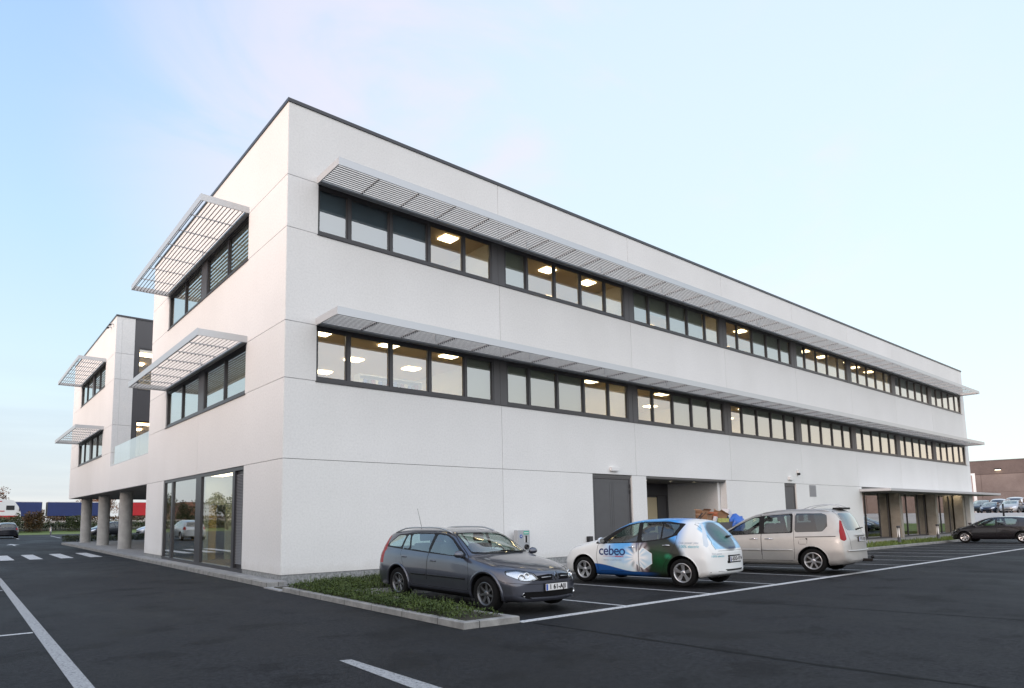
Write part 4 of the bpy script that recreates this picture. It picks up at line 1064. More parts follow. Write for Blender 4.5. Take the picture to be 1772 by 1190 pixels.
for s in (1, -1): MP += [('sill_shadow', CM['trim'], lambda f, s=s: f.calc_center_median().z < .34 and f.calc_center_median().y*s > .6, PXZ, rpoly([(-2.3, .1), (-2.3, .275), (-.4, .275), (-.4, .1)], .01), None)]  # shade under the sills, painted as a dark strip on each side
MEG['paint'] = paint('metallic_graphite_paint', (.088, .095, .122), metal=.65, rough=.30)
fix = lambda P, S: [(n, m or S['paint'], a, b, c, d) for n, m, a, b, c, d in P]
MEG['parts'] = fix(MP, MEG)
MEG['cabin'] = True; MEG['lip'] = .026
def finish_estate(C, bv):
    for s in (1, -1):
        handle(C, bv, -1.50, .83, CM['satin'] if False else MEG['paint'], s); handle(C, bv, -2.48, .87, MEG['paint'], s)
        b2 = bmesh.new()
        pts = []
        for t in lin(0, 1, 16):
            x = -1.25-1.95*t; pt = bv.ray_cast(Vector((x, s*.57, 2)), Vector((0, 0, -1)), 3)[0]
            pts.append((x, s*.57, pt.z+.055*min(1, 5*t, 5*(1-t))+.004))
        tube(b2, pts, [.012]+[.016]*15+[.012], 8); ext('roof_rail', b2, CM['satin'], C)
        b2 = bmesh.new()
        for (x0, x1) in ((-.52, -1.66), (-1.72, -2.2)):
            ps = []
            for t in lin(0, 1, 8):
                x = x0+(x1-x0)*t; h = bv.ray_cast(Vector((x, s*1.5, .545)), Vector((0, -s, 0)), 3)[0]; ps.append((x, h.y+s*.004, .545))
            tube(b2, ps, .017, 6)
        ext('side_moulding', b2, CM['trim'], C)
        b2 = bmesh.new(); h = bv.ray_cast(Vector((2, s*.60, .335)), Vector((-1, 0, 0)), 3)[0]
        lathe(b2, [(h.x-.02, .001), (h.x-.01, .02), (h.x+.006, .030), (h.x+.003, .036)], 18, 'x', (0, s*.60, .335)); ext('fog_light', b2, CM['chrome'], C)
        b2 = bmesh.new(); h0 = bv.ray_cast(Vector((2, s*.12, .633)), Vector((-1, 0, 0)), 3)[0]; h1 = bv.ray_cast(Vector((2, s*.31, .625)), Vector((-1, 0, 0)), 3)[0]
        tube(b2, [h0+Vector((.004, 0, 0)), h1+Vector((.004, 0, 0))], .008, 6); ext('grille_bar', b2, CM['satin'], C)
    mirror_pair(C, -.62, .83, .985, MEG['paint'], (.075, .105, .075))
    b2 = bmesh.new(); a = bv.ray_cast(Vector((-1.35, -.30, 2)), Vector((0, 0, -1)), 3)[0] 
    a = bv.ray_cast(Vector((-3.05, -.0, 2)), Vector((0, 0, -1)), 3)[0]
    tube(b2, [a, a+Vector((0, 0, .03))], .02, 8); tube(b2, [a+Vector((0, 0, .03)), a+Vector((-.16, 0, .46))], [.005, .0035], 6); ext('aerial', b2, CM['trim'], C)
    # diamond badge
    h = bv.ray_cast(Vector((2, 0, .64)), Vector((-1, 0, 0)), 3)[0]; b2 = bmesh.new()
    o_ = [(0, .062), (.045, 0), (0, -.062), (-.045, 0)]; i_ = [(y*.52, zz*.52) for y, zz in o_]
    A = [b2.verts.new((h.x+.012, y, .64+zz)) for y, zz in o_]; I = [b2.verts.new((h.x+.012, y, .64+zz)) for y, zz in i_]; A2 = [b2.verts.new((h.x-.01, y*1.15, .64+zz*1.15)) for y, zz in o_]
    for k in range(4):
        j = (k+1) % 4; b2.faces.new((A[k], A[j], I[j], I[k])); b2.faces.new((A2[k], A2[j], A[j], A[k]))
    bd = ext('badge', b2, CM['chrome'], C)
    b2 = bmesh.new(); b2.faces.new([b2.verts.new((h.x+.004, y*1.35, .64+zz*1.35)) for y, zz in o_]); ext('badge_plate', b2, CM['trim'], bd)
    p = plate_on(C, bv.ray_cast(Vector((2, 0, .455)), Vector((-1, 0, 0)), 3)[0].x+.014, .455, '1 61-AJI', 1)
    for s in (1, -1):
        b2 = bmesh.new(); tube(b2, [(-.42, s*.02+.05, 1.012), (-.50, s*.3+.1, 1.035), (-.60, .12+s*.52, 1.045)] if s < 0 else [(-.40, .45, 1.0), (-.44, .15, 1.03), (-.46, -.05, 1.038)], .009, 6); ext('wiper', b2, CM['trim'], C)
RIM_G = (CM['rim_grey'], (7, .052, .040, 0, .10)); RIM_S5 = (CM['rim_silver'], (5, .060, .050, .16, .12)); RIM_S7 = (CM['rim_silver'], (7, .050, .046, 0, .10)); RIM_B = (CM['rim_silver'], (7, .05, .055, 0, .2))
car, bv = build_car('parked_car', 'dark grey metallic estate car with silver roof rails, parked nose out beside the planted kerb', None, MEG, (1.80, -6.85, 0), R(-89.5), 1.035, RIM_G)
finish_estate(car, bv); car.scale = (1.035, 1.035, .99)

# --- white electric hatchback with printed film
def livery(name, rear=False):
    m, t, b, o = material(name); co = coords(t); s = t.nodes.new('ShaderNodeSeparateXYZ'); t.links.new(co, s.inputs[0]); X, Y, Z = s.outputs
    def lerpmap(v, a, b_): 
        n = t.nodes.new('ShaderNodeMapRange'); n.interpolation_type = 'SMOOTHSTEP'; t.links.new(v, n.inputs[0]); n.inputs[1].default_value = a; n.inputs[2].default_value = b_; return n.outputs[0]
    mul = lambda a, b_: math_(t, 'MULTIPLY', a, b_)
    sub = lambda a, b_: math_(t, 'SUBTRACT', a, b_)
    ad = lambda a, b_: math_(t, 'ADD', a, b_)
    white = (.74, .76, .76)
    cloud = noise(t, co, 2.6, 5, .6)
    # sky-blue field on the doors, fading in behind the front wing and out on the rear wing
    blue = ramp(t, [(.34, (.62, .76, .84)), (.48, (.16, .46, .82)), (.7, (.04, .27, .70))], ad(mul(Z, .45), mul(cloud, .30)))
    fld = mul(lerpmap(X, -.45, -1.0), lerpmap(X, -2.85, -2.45))
    c = mixc(t, fld, white, blue.outputs[0])
    wob = mul(sub(noise(t, co, 1.6, 3), .5), .5)
    # dark green glow around a lamp cap
    dx = mul(ad(sub(X, -2.13), wob), 1/.66); dz = mul(sub(Z, .60), 1/.56)
    rr = math_(t, 'SQRT', ad(mul(dx, dx), mul(dz, dz)))
    gcol = ramp(t, [(0, (.008, .075, .025)), (.3, (.010, .045, .018)), (.7, (.018, .022, .016))], rr)
    c = mixc(t, lerpmap(rr, 1.08, .88), c, gcol.outputs[0])
    # violet-brown flank of the dark shape
    ex = mul(sub(X, -1.62), 1/.26); ez = mul(sub(Z, .88), 1/.24); er = math_(t, 'SQRT', ad(mul(ex, ex), mul(ez, ez)))
    c = mixc(t, mul(lerpmap(er, 1.05, .6), .85), c, (.13, .09, .10))
    ex = mul(sub(X, -1.68), 1/.22); ez = mul(sub(Z, .36), 1/.20); er = math_(t, 'SQRT', ad(mul(ex, ex), mul(ez, ez)))
    c = mixc(t, mul(lerpmap(er, 1.0, .5), .85), c, (.11, .07, .08))
    # pale hexagon
    hx = math_(t, 'ABSOLUTE', sub(X, -1.73)); hz_ = math_(t, 'ABSOLUTE', sub(Z, .62)); hd = math_(t, 'MAXIMUM', ad(mul(hx, .55), mul(hz_, .9)), mul(hx, 1.0))
    c = mixc(t, lerpmap(hd, .235, .225), c, (.80, .82, .84)); c = mixc(t, lerpmap(hd, .222, .212), c, (.50, .66, .78))
    # starburst
    sx = sub(X, -1.55); sz = sub(Z, .64); r2_ = math_(t, 'SQRT', ad(mul(sx, sx), mul(sz, sz)))
    an = math_(t, 'ARCTAN2', sz, sx); ray = math_(t, 'POWER', math_(t, 'ABSOLUTE', math_(t, 'SINE', ad(mul(an, 6.5), mul(math_(t, 'SINE', mul(an, 3.0)), .9)))), 1.5)
    core = lerpmap(r2_, .22, .06); rays = mul(mul(ray, lerpmap(r2_, .46, .14)), 1.0)
    c = mixc(t, math_(t, 'MAXIMUM', core, rays), c, (.90, .91, .92))
    # green highlights near the rear wheel
    gx = mul(sub(X, -2.38), 1/.12); gz_ = mul(sub(Z, .68), 1/.08); gr = math_(t, 'SQRT', ad(mul(gx, gx), mul(gz_, gz_)))
    c = mixc(t, mul(lerpmap(gr, 1.1, .2), .6), c, (.03, .30, .15))
    # deep blue band along the sill
    edge = ad(sub(Z, .30), mul(lerpmap(X, -1.5, -.35), -.17))
    c = mixc(t, mul(mul(lerpmap(edge, .012, -.002), lerpmap(X, -.25, -.32)), lerpmap(X, -2.2, -1.6)), c, (.015, .09, .32))
    # roof edge blue and the tailgate print
    rb = mul(mul(lerpmap(Z, 1.38, 1.46), lerpmap(X, -.5, -.8)), lerpmap(X, -2.4, -1.9))
    c = mixc(t, mul(rb, .8), c, (.12, .38, .72))
    tg = mul(lerpmap(X, -2.96, -3.02), mul(lerpmap(Z, .82, .86), lerpmap(math_(t, 'ABSOLUTE', Y), .64, .60)))
    tb = ramp(t, [(.30, (.10, .30, .55)), (.52, (.34, .58, .78)), (.75, (.12, .28, .56))], noise(t, co, 2.4, 4))
    c2 = mixc(t, tg, c, tb.outputs[0])
    kx = mul(ad(Y, -.12), 1/.42); kz = mul(sub(Z, 1.12), 1/.34); kr_ = math_(t, 'SQRT', ad(mul(kx, kx), mul(kz, kz)))
    kk = ramp(t, [(0, (.015, .12, .06)), (.5, (.025, .07, .045)), (1, (.06, .065, .07))], ad(kr_, mul(noise(t, co, 3, 3), .3)))
    c2 = mixc(t, mul(mul(lerpmap(kr_, 1.05, .85), lerpmap(X, -2.98, -3.02)), .9), c2, kk.outputs[0])
    # mirrored side keeps plain white
    c = mixc(t, lerpmap(Y, -.62, -.6), c2, c2)
    if rear:
        t.links.new(c2, b.inputs['Base Color']); b.inputs['Roughness'].default_value = .2; b.inputs['Specular IOR Level'].default_value = .35; return m
    b.inputs['Roughness'].default_value = .34; b.inputs['Specular IOR Level'].default_value = .25; b.inputs['Coat Weight'].default_value = .30; b.inputs['Coat Roughness'].default_value = .05
    dirt = ramp(t, [(.2, (.72, .70, .66)), (.45, (1, 1, 1))], ad(Z, mul(noise(t, co, 5, 5, .7), .2)))
    c = mixc(t, 1, c2, dirt.outputs[0], 'MULTIPLY'); back_dark(t, b, o, c); return m
LEAF = dict(nose=.93, tail=-3.515, wb=2.70, wheel_r=.316, arch_r=.375, rim_r=.215, tyre_w=.205, track=.785, floor=.3, seat_x=-1.45, seat_h=.70, dash_x=-.55, dash_z=.98, kf=.34, kr=.20, bulbs=((.03, .05),),
  curves=dict(zt=[(.93, .66), (.88, .76), (.7, .86), (.4, .95), (.1, 1.02), (-.15, 1.065), (-.30, 1.10), (-.6, 1.25), (-.9, 1.385), (-1.2, 1.485), (-1.5, 1.54), (-2.0, 1.555), (-2.6, 1.53), (-2.95, 1.485), (-3.02, 1.45), (-3.12, 1.34), (-3.26, 1.18), (-3.38, 1.03), (-3.44, .94), (-3.50, .86), (-3.515, .80)],
   zr=[(.93, .62), (.7, .80), (.4, .895), (0, .97), (-.3, 1.02), (-.5, 1.08), (-.9, 1.30), (-1.3, 1.452), (-1.7, 1.49), (-2.3, 1.48), (-2.8, 1.42), (-2.95, 1.385), (-3.1, 1.26), (-3.3, 1.05), (-3.45, .87), (-3.515, .76)],
   wr=[(.93, .45), (.5, .6), (-.1, .66), (-.4, .72), (-.7, .68), (-1.3, .59), (-2.0, .575), (-2.7, .545), (-2.95, .53), (-3.1, .56), (-3.3, .61), (-3.515, .63)],
   zbelt=[(.93, .56), (.7, .70), (.4, .82), (0, .90), (-.4, .95), (-1.4, .975), (-2.0, 1.02), (-2.5, 1.11), (-2.8, 1.15), (-3.0, 1.10), (-3.2, .98), (-3.4, .84), (-3.515, .70)],
   wb=[(.93, .60), (.6, .74), (.2, .80), (-.4, .825), (-1.5, .825), (-2.5, .785), (-3.0, .755), (-3.3, .75), (-3.515, .72)],
   zm=[(.93, .48), (.5, .56), (0, .62), (-1.5, .62), (-2.7, .66), (-3.3, .64), (-3.515, .56)],
   wm=[(.93, .74), (.7, .82), (.35, .865), (0, .885), (-1.3, .88), (-2.7, .888), (-3.2, .875), (-3.4, .85), (-3.515, .80)],
   zs=[(.93, .27), (.4, .23), (-3.1, .24), (-3.515, .34)], zb=[(.93, .21), (-.2, .18), (-2.9, .19), (-3.515, .30)]))
LP_ = side_parts(
    panes=[[(-.66, 1.005), (-1.28, 1.40), (-1.53, 1.44), (-1.55, 1.015)], [(-1.66, 1.02), (-1.65, 1.445), (-2.15, 1.445), (-2.16, 1.075)], [(-2.20, 1.085), (-2.19, 1.44), (-2.60, 1.39), (-2.46, 1.16)]],
    dlo=[(-.34, .975), (-.75, 1.235), (-1.25, 1.43), (-1.6, 1.475), (-2.2, 1.478), (-2.72, 1.415), (-2.56, 1.155), (-2.3, 1.065), (-1.7, .99), (-1.0, .972)],
    doors=[[(-.44, .30), (-.40, .66), (-.44, .94), (-.80, 1.25), (-1.25, 1.45), (-1.59, 1.49), (-1.60, .30)], [(-1.61, .30), (-1.61, 1.49), (-2.2, 1.49), (-2.60, 1.42), (-2.56, 1.0), (-2.42, .70), (-2.26, .5), (-2.2, .30)]])
LEAF['paint'] = livery('white_car_with_printed_film')
bonl = [(-.52, .62), (0, .82), (.52, .62), (.68, .2), (.70, -.36), (0, -.22), (-.70, -.36), (-.68, .2)]
rg = lambda f: f.normal.x < -.05 and f.calc_center_median().x < -2.9 and f.calc_center_median().z > .5
LP_ += [('bonnet', None, top, PYX, rpoly(bonl, .06), None), ('bonnet_gap', CM['trim'], top, PYX, rpoly(bonl, .06), .004),
        ('windscreen', M['cglass'], scr, PYX, rpoly([(-.66, -.50), (-.4, -.34), (0, -.30), (.4, -.34), (.66, -.50), (.555, -1.20), (0, -1.16), (-.555, -1.20)], .05), None),
        ('tailgate_gap', CM['trim'], rg, PYZ, rpoly([(-.60, .80), (.60, .80), (.64, .95), (.60, 1.0), (.54, 1.42), (-.54, 1.42), (-.60, 1.0), (-.64, .95)], .05), .004),
        ('rear_window', livery('printed_rear_window', True), rg, PYZ, rpoly([(-.50, 1.00), (0, .975), (.50, 1.00), (.46, 1.41), (-.46, 1.41)], .05), None),
        ('bumper_slot', CM['trim'], lambda f: f.calc_center_median().x < -3.0 and f.calc_center_median().z < .5, wrapx(-2.6, .9), rpoly([(-.75, .325), (-.25, .37), (.25, .37), (.75, .325), (.75, .345), (.25, .385), (-.25, .385), (-.75, .345)], .006), None),
        ('plate_recess', CM['trim'], lambda f: f.calc_center_median().x < -3.2 and f.normal.x < -.4, PYZ, rpoly([(-.31, .53), (.31, .53), (.28, .70), (-.28, .70)], .04), None)]
for s in (1, -1):
    fl = lambda p, s=s: [(s*a, b) for a, b in (p if s > 0 else p[::-1])]
    LP_ += [('tail_light', CM['redclear'], lambda f: f.calc_center_median().x < -2.8 and f.calc_center_median().z > .6, wrapx(-2.0, 1.1), rpoly(fl([(.40, 1.42), (.475, 1.42), (.60, 1.10), (.63, .93), (.60, .87), (.555, .93), (.53, 1.08)]), .015), None),
            ('headlight', CM['lampbowl'], lambda f: f.normal.z > .2 and f.calc_center_median().x > -.1, PYX, rpoly(fl([(.50, .66), (.64, .60), (.735, .22), (.72, .08), (.66, .22), (.58, .5)]), .02), None),
            ('fuel_flap', None, SIDE(s, .2), PXZ, circ(-9, 0, .1), None)]
LEAF['parts'] = fix(LP_, LEAF); LEAF['cabin'] = True
leaf, bv = build_car('parked_car', 'white hatchback wrapped in blue and green advertising film with a starburst', None, LEAF, (7.58, -4.10, gz(7.5, -5.4)), R(94.0), 1.03, RIM_S5)
leaf.rotation_euler.y = R(-1.25)*-1
for s in (1, -1):
    handle(leaf, bv, -1.42, .885, CM['chrome'], s, .20); handle(leaf, bv, -2.33, .93, CM['chrome'], s, .20)
mirror_pair(leaf, -.62, .84, 1.04, LEAF['paint'], (.08, .11, .08))
M['darkblue'] = simple('navy_print', (.008, .022, .13), .35); M['redprint'] = simple('red_print', (.50, .015, .05), .35); M['greyprint'] = simple('grey_blue_print', (.22, .30, .40), .4); M['turq'] = simple('turquoise_print', (.10, .42, .52), .4)
def side_text(name, txt, x, zz, size, mat, s=1, bold=.0, sp=1.0, shear=0, rotz=0):
    b2 = text_mesh(txt, size, bold, sp, shear)
    bmesh.ops.triangulate(b2, faces=b2.faces[:])
    for _ in range(4):
        le = [e for e in b2.edges if e.calc_length() > .025]
        if not le: break
        bmesh.ops.subdivide_edges(b2, edges=le, cuts=1); bmesh.ops.triangulate(b2, faces=b2.faces[:])
    project_on(b2, bv, lambda a, b_: Vector((x-s*a, s*1.6, zz+b_+rotz*a)), Vector((0, -s, 0)), .003)
    return ext(name, b2, mat, leaf)
side_text('lettering', 'cebeo', -.86, .79, .335, M['darkblue'], 1, .004, .93)
side_text('lettering', '___________', -.86, .70, .10, M['redprint'], 1, .0015, .95)
side_text('lettering', 'XXXXXXX', -1.07, .655, .052, M['redprint'], 1, .001, .9)
side_text('lettering', 'BRENGT U ELEKTRICITEIT', -.88, .565, .045, M['greyprint'], 1, .0)
side_text('lettering', 'Ook power you', -2.86, .985, .070, M['greyprint'], 1, .0, 1, 0, 0)
side_text('lettering', '100% electric', -2.88, .90, .085, M['turq'], 1, .001)
def rear_text(txt, y, zz, size, mat, bold=.0):
    b2 = text_mesh(txt, size, bold); bmesh.ops.triangulate(b2, faces=b2.faces[:])
    project_on(b2, bv, lambda a, b_: Vector((-5, y-a, zz+b_)), Vector((1, 0, 0)), .003); return ext('lettering', b2, mat, leaf)
rear_text('Ook power', .60, .74, .05, M['greyprint']); rear_text('100% electric', .58, .685, .062, M['turq'], .001); rear_text('ZERO EMISSION', .05, .86, .045, M['darkblue'], .001)
h = bv.ray_cast(Vector((-5, 0, .615)), Vector((1, 0, 0)), 4)[0]
plate_on(leaf, h.x-.014, .615, '1-EDD-974', -1, R(0))
b2 = bmesh.new(); h0 = bv.ray_cast(Vector((-5, .0, 1.10)), Vector((1, 0, 0)), 4)[0]; h1 = bv.ray_cast(Vector((-5, -.33, 1.12)), Vector((1, 0, 0)), 4)[0]
tube(b2, [h0+Vector((-.03, 0, 0)), (h0+h1)/2+Vector((-.035, 0, 0)), h1+Vector((-.02, 0, 0))], [.028, .018, .010], 8); ext('wiper', b2, CM['trim'], leaf)
b2 = bmesh.new(); a = bv.ray_cast(Vector((-2.75, 0, 2)), Vector((0, 0, -1)), 3)[0]; tube(b2, [a, a+Vector((-.17, 0, .15))], [.009, .006], 6); ext('aerial', b2, CM['trim'], leaf)
b2 = bmesh.new(); a = bv.ray_cast(Vector((-2.0, 0, 2)), Vector((0, 0, -1)), 3)[0]
# --- beige people carrier
C8 = dict(nose=.95, tail=-3.777, wb=2.823, wheel_r=.33, arch_r=.385, rim_r=.225, tyre_w=.215, track=.80, floor=.3, seat_x=-1.35, seat_h=.85, dash_x=-.40, dash_z=1.03, kf=.34, kr=.13, third=True, bulbs=((.03, .05),),
  curves=dict(zt=[(.95, .66), (.9, .78), (.7, .88), (.4, .97), (.1, 1.06), (-.1, 1.115), (-.15, 1.14), (-.5, 1.33), (-.9, 1.53), (-1.2, 1.64), (-1.6, 1.71), (-2.2, 1.75), (-3.0, 1.74), (-3.3, 1.715), (-3.43, 1.67), (-3.52, 1.57), (-3.62, 1.35), (-3.71, 1.1), (-3.777, .93)],
   zr=[(.95, .62), (.7, .82), (.4, .91), (0, 1.02), (-.25, 1.06), (-.5, 1.17), (-.9, 1.41), (-1.3, 1.575), (-1.7, 1.64), (-2.4, 1.665), (-3.2, 1.645), (-3.37, 1.59), (-3.5, 1.44), (-3.65, 1.15), (-3.777, .88)],
   wr=[(.95, .45), (.5, .62), (0, .70), (-.3, .75), (-.7, .71), (-1.3, .65), (-2.2, .64), (-3.2, .625), (-3.5, .61), (-3.7, .66), (-3.777, .68)],
   zbelt=[(.95, .56), (.7, .72), (.4, .83), (0, .94), (-.3, 1.0), (-.8, 1.03), (-2.0, 1.06), (-3.2, 1.08), (-3.55, 1.08), (-3.7, .98), (-3.777, .84)],
   wb=[(.95, .62), (.6, .78), (.2, .84), (-.3, .865), (-2, .875), (-3.2, .85), (-3.5, .825), (-3.7, .80), (-3.777, .77)],
   zm=[(.95, .50), (.5, .58), (0, .62), (-3.4, .64), (-3.777, .60)],
   wm=[(.95, .78), (.6, .87), (.3, .91), (0, .925), (-2.8, .927), (-3.4, .91), (-3.65, .885), (-3.777, .85)],
   zs=[(.95, .29), (.4, .26), (-3.3, .27), (-3.777, .36)], zb=[(.95, .23), (-.2, .20), (-3.2, .21), (-3.777, .30)]))
CP = side_parts(
    panes=[[(-.47, 1.06), (-1.0, 1.40), (-1.25, 1.515), (-1.42, 1.545), (-1.44, 1.085)], [(-1.58, 1.09), (-1.57, 1.57), (-2.28, 1.60), (-2.30, 1.105)]],
    dlo=[(-.30, 1.035), (-.9, 1.38), (-1.25, 1.54), (-1.5, 1.58), (-2.34, 1.625), (-2.355, 1.085), (-1.4, 1.06)],
    doors=[[(-.46, .33), (-.42, .72), (-.34, 1.02), (-.85, 1.38), (-1.25, 1.57), (-1.49, 1.60), (-1.50, .33)], [(-1.51, .33), (-1.51, 1.60), (-2.38, 1.645), (-2.385, .56), (-2.35, .33)]])
tint = mat_glass('tinted_rear_glass', (.16, .20, .21), .10)
for s in (1, -1):
    CP += [('side_window', tint, SIDE(s, .2, -3.6, .1, .85), PXZ, rpoly([(-2.40, 1.10), (-2.40, 1.625), (-3.06, 1.61), (-3.2, 1.56), (-3.22, 1.25), (-3.1, 1.115)], .06), None),
           ('fuel_flap', None, SIDE(s, .2, -3.7, -2.3), PXZ, rpoly([(-2.50, .78), (-2.72, .78), (-2.72, .92), (-2.50, .92)], .03), None),
           ('fuel_flap_gap', CM['trim'], SIDE(s, .2, -3.7, -2.3), PXZ, rpoly([(-2.50, .78), (-2.72, .78), (-2.72, .92), (-2.50, .92)], .03), .004)]
C8['paint'] = paint('metallic_champagne_paint', (.46, .455, .44), metal=.45, rough=.46, coat=.12)
rg3 = lambda f: f.calc_center_median().x < -3.3 and f.calc_center_median().z > .5 and f.normal.x < -.1
tgp = [(-.62, .60), (.62, .60), (.66, .8), (.64, 1.1), (.58, 1.66), (-.58, 1.66), (-.64, 1.1), (-.66, .8)]
CP += [('windscreen', M['cglass'], lambda f: f.normal.z > .1 and -1.4 < f.calc_center_median().x < -.1 and f.calc_center_median().z > 1.0, PYX, rpoly([(-.70, -.36), (-.4, -.18), (0, -.14), (.4, -.18), (.70, -.36), (.60, -1.2), (0, -1.16), (-.60, -1.2)], .05), None),
       ('tailgate', None, rg3, PYZ, rpoly(tgp, .05), None), ('tailgate_gap', CM['trim'], rg3, PYZ, rpoly(tgp, .05), .005),
       ('rear_window', tint, rg3, PYZ, rpoly([(-.62, 1.13), (.62, 1.13), (.565, 1.60), (-.565, 1.60)], .06), None),
       ('plate_recess', CM['trim'], rg3, PYZ, rpoly([(-.29, .83), (.29, .83), (.29, .97), (-.29, .97)], .02), None),
       ('bonnet_gap', CM['trim'], top, PYX, rpoly([(-.52, .62), (0, .84), (.52, .62), (.68, .2), (.72, -.16), (0, -.02), (-.72, -.16), (-.68, .2)], .06), .004)]
for s in (1, -1):
    fl = lambda p, s=s: [(s*a, b) for a, b in (p if s > 0 else p[::-1])]
    CP += [('tail_light', CM['red'], lambda f: f.calc_center_median().x < -3.2 and f.calc_center_median().z > .6, wrapx(-2.8, 1), rpoly(fl([(.71, 1.44), (.77, 1.40), (.86, 1.12), (.88, .90), (.80, .86), (.735, .90), (.72, 1.12)]), .03), None),
           ('headlight', CM['lampbowl'], fr1, wrapx(-.2), rpoly(fl([(.33, .64), (.85, .72), (.88, .82), (.55, .80)]), .02), None)]
C8['parts'] = fix(CP, C8); C8['cabin'] = True
mpv, bv = build_car('parked_car', 'beige metallic people carrier with tinted rear glass beside the wrapped hatchback', None, C8, (13.20, -4.42, gz(13, -5.8)), R(94.5), 1.03, RIM_S7)
mpv.rotation_euler.y = R(1.25)
for s in (1, -1):
    handle(mpv, bv, -1.30, .93, CM['chrome'], s, .24); handle(mpv, bv, -1.72, .93, CM['chrome'], s, .24)
    b2 = bmesh.new()
    for (x0, x1) in ((-.50, -1.48), (-1.54, -2.34)):
        ps = []
        for t in lin(0, 1, 8):
            x = x0+(x1-x0)*t; hh = bv.ray_cast(Vector((x, s*1.5, .62)), Vector((0, -s, 0)), 3)[0]; ps.append((x, hh.y+s*.006, .62))
        tube(b2, ps, .024, 8)
    ext('side_moulding', b2, C8['paint'], mpv)
    b2 = bmesh.new(); ps = []
    for t in lin(0, 1, 10):
        x = -2.42-1.0*t; hh = bv.ray_cast(Vector((x, s*1.5, .972+.015*t)), Vector((0, -s, 0)), 3)[0]; ps.append((x, hh.y+s*.001, .972+.015*t))
    tube(b2, ps, .010, 6); ext('slide_rail', b2, CM['trim'], mpv)
    b2 = bmesh.new(); ps = []
    for t in lin(0, 1, 14):
        x = -1.5-1.75*t; p = bv.ray_cast(Vector((x, s*.60, 2.2)), Vector((0, 0, -1)), 3)[0]; ps.append((x, s*.60, p.z+.012+.03*min(1, 4*t, 4*(1-t))))
    tube(b2, ps, .014, 8); ext('roof_rail', b2, CM['satin'], mpv)
mirror_pair(mpv, -.52, .88, 1.10, C8['paint'], (.09, .13, .11))
b2 = bmesh.new(); ps = []
for t in lin(-1, 1, 20):
    y = .80*t; p = bv.ray_cast(Vector((-5, y, .60)), Vector((1, 0, 0)), 4)[0]
    if p: ps.append((p.x-.012, y, .60))
tube(b2, ps, .022, 8); ext('bumper_moulding', b2, C8['paint'], mpv)
b2 = bmesh.new(); p = bv.ray_cast(Vector((-5, 0, 1.0)), Vector((1, 0, 0)), 4)[0]; rbox(b2, p.x-.03, p.x+.01, -.36, .36, .985, 1.02, .012); ext('tailgate_trim', b2, CM['satin'], mpv)
h = bv.ray_cast(Vector((-5, 0, .90)), Vector((1, 0, 0)), 4)[0]; plate_on(mpv, h.x-.014, .90, 'YFX-083', -1)
b2 = bmesh.new(); h0 = bv.ray_cast(Vector((-5, 0, 1.17)), Vector((1, 0, 0)), 4)[0]; tube(b2, [h0+Vector((-.03, .0, 0)), h0+Vector((-.03, -.40, .03))], [.025, .012], 8); ext('wiper', b2, CM['trim'], mpv)
b2 = bmesh.new(); rbox(b2, -3.99, -3.70, -.04, .04, .30, .38, .015)
bmesh.ops.create_uvsphere(b2, u_segments=14, v_segments=8, radius=.045, matrix=Matrix.Translation((-3.99, 0, .42))); ext('tow_bar', b2, CM['trim'], mpv)
# roof spoiler-like arched rack
b2 = bmesh.new()
for y in (-.25, .25): tube(b2, [(-2.45, y, 1.73), (-2.65, y, 1.80), (-3.0, y, 1.85), (-3.25, y, 1.83), (-3.45, y, 1.74)], .009, 6)
ext('roof_rack', b2, CM['satin'], mpv)
b2 = bmesh.new(); rbox(b2, -3.48, -3.24, -.34, .34, 1.70, 1.755, .02); ext('roof_spoiler', b2, CM['trim'], mpv)
# --- black small hatchback, also the pattern for the far cars
HAT = dict(nose=.78, tail=-3.22, wb=2.55, wheel_r=.30, arch_r=.35, rim_r=.195, tyre_w=.185, track=.74, floor=.3, seat_x=-1.25, seat_h=.6, dash_x=-.4, dash_z=.92, kf=.30, kr=.16, bulbs=((0, .04),),
  curves=dict(zt=[(.78, .60), (.72, .68), (.5, .78), (.2, .88), (-.05, .95), (-.12, .98), (-.5, 1.17), (-.9, 1.33), (-1.2, 1.40), (-1.6, 1.43), (-2.2, 1.42), (-2.6, 1.375), (-2.82, 1.33), (-2.92, 1.22), (-3.06, 1.0), (-3.15, .9), (-3.22, .78)],
   zr=[(.78, .57), (.5, .75), (.2, .83), (-.1, .90), (-.3, .97), (-.6, 1.13), (-.9, 1.27), (-1.2, 1.345), (-1.6, 1.38), (-2.2, 1.37), (-2.6, 1.32), (-2.82, 1.26), (-3.0, 1.02), (-3.22, .74)],
   wr=[(.78, .42), (.4, .56), (-.1, .66), (-.3, .69), (-.8, .62), (-1.2, .56), (-2.2, .54), (-2.7, .53), (-3.0, .58), (-3.22, .60)],
   zbelt=[(.78, .52), (.5, .67), (.2, .77), (-.2, .86), (-1.2, .92), (-2.2, .955), (-2.8, .97), (-3.0, .90), (-3.22, .66)],
   wb=[(.78, .56), (.5, .70), (.1, .76), (-.4, .78), (-1.8, .785), (-2.6, .755), (-3.0, .72), (-3.22, .68)],
   zm=[(.78, .46), (.4, .54), (0, .58), (-2.6, .60), (-3.22, .54)], wm=[(.78, .70), (.5, .78), (.2, .825), (0, .835), (-2.55, .84), (-2.9, .82), (-3.22, .75)],
   zs=[(.78, .25), (.3, .23), (-2.8, .24), (-3.22, .32)], zb=[(.78, .19), (-.2, .18), (-2.7, .19), (-3.22, .27)]))
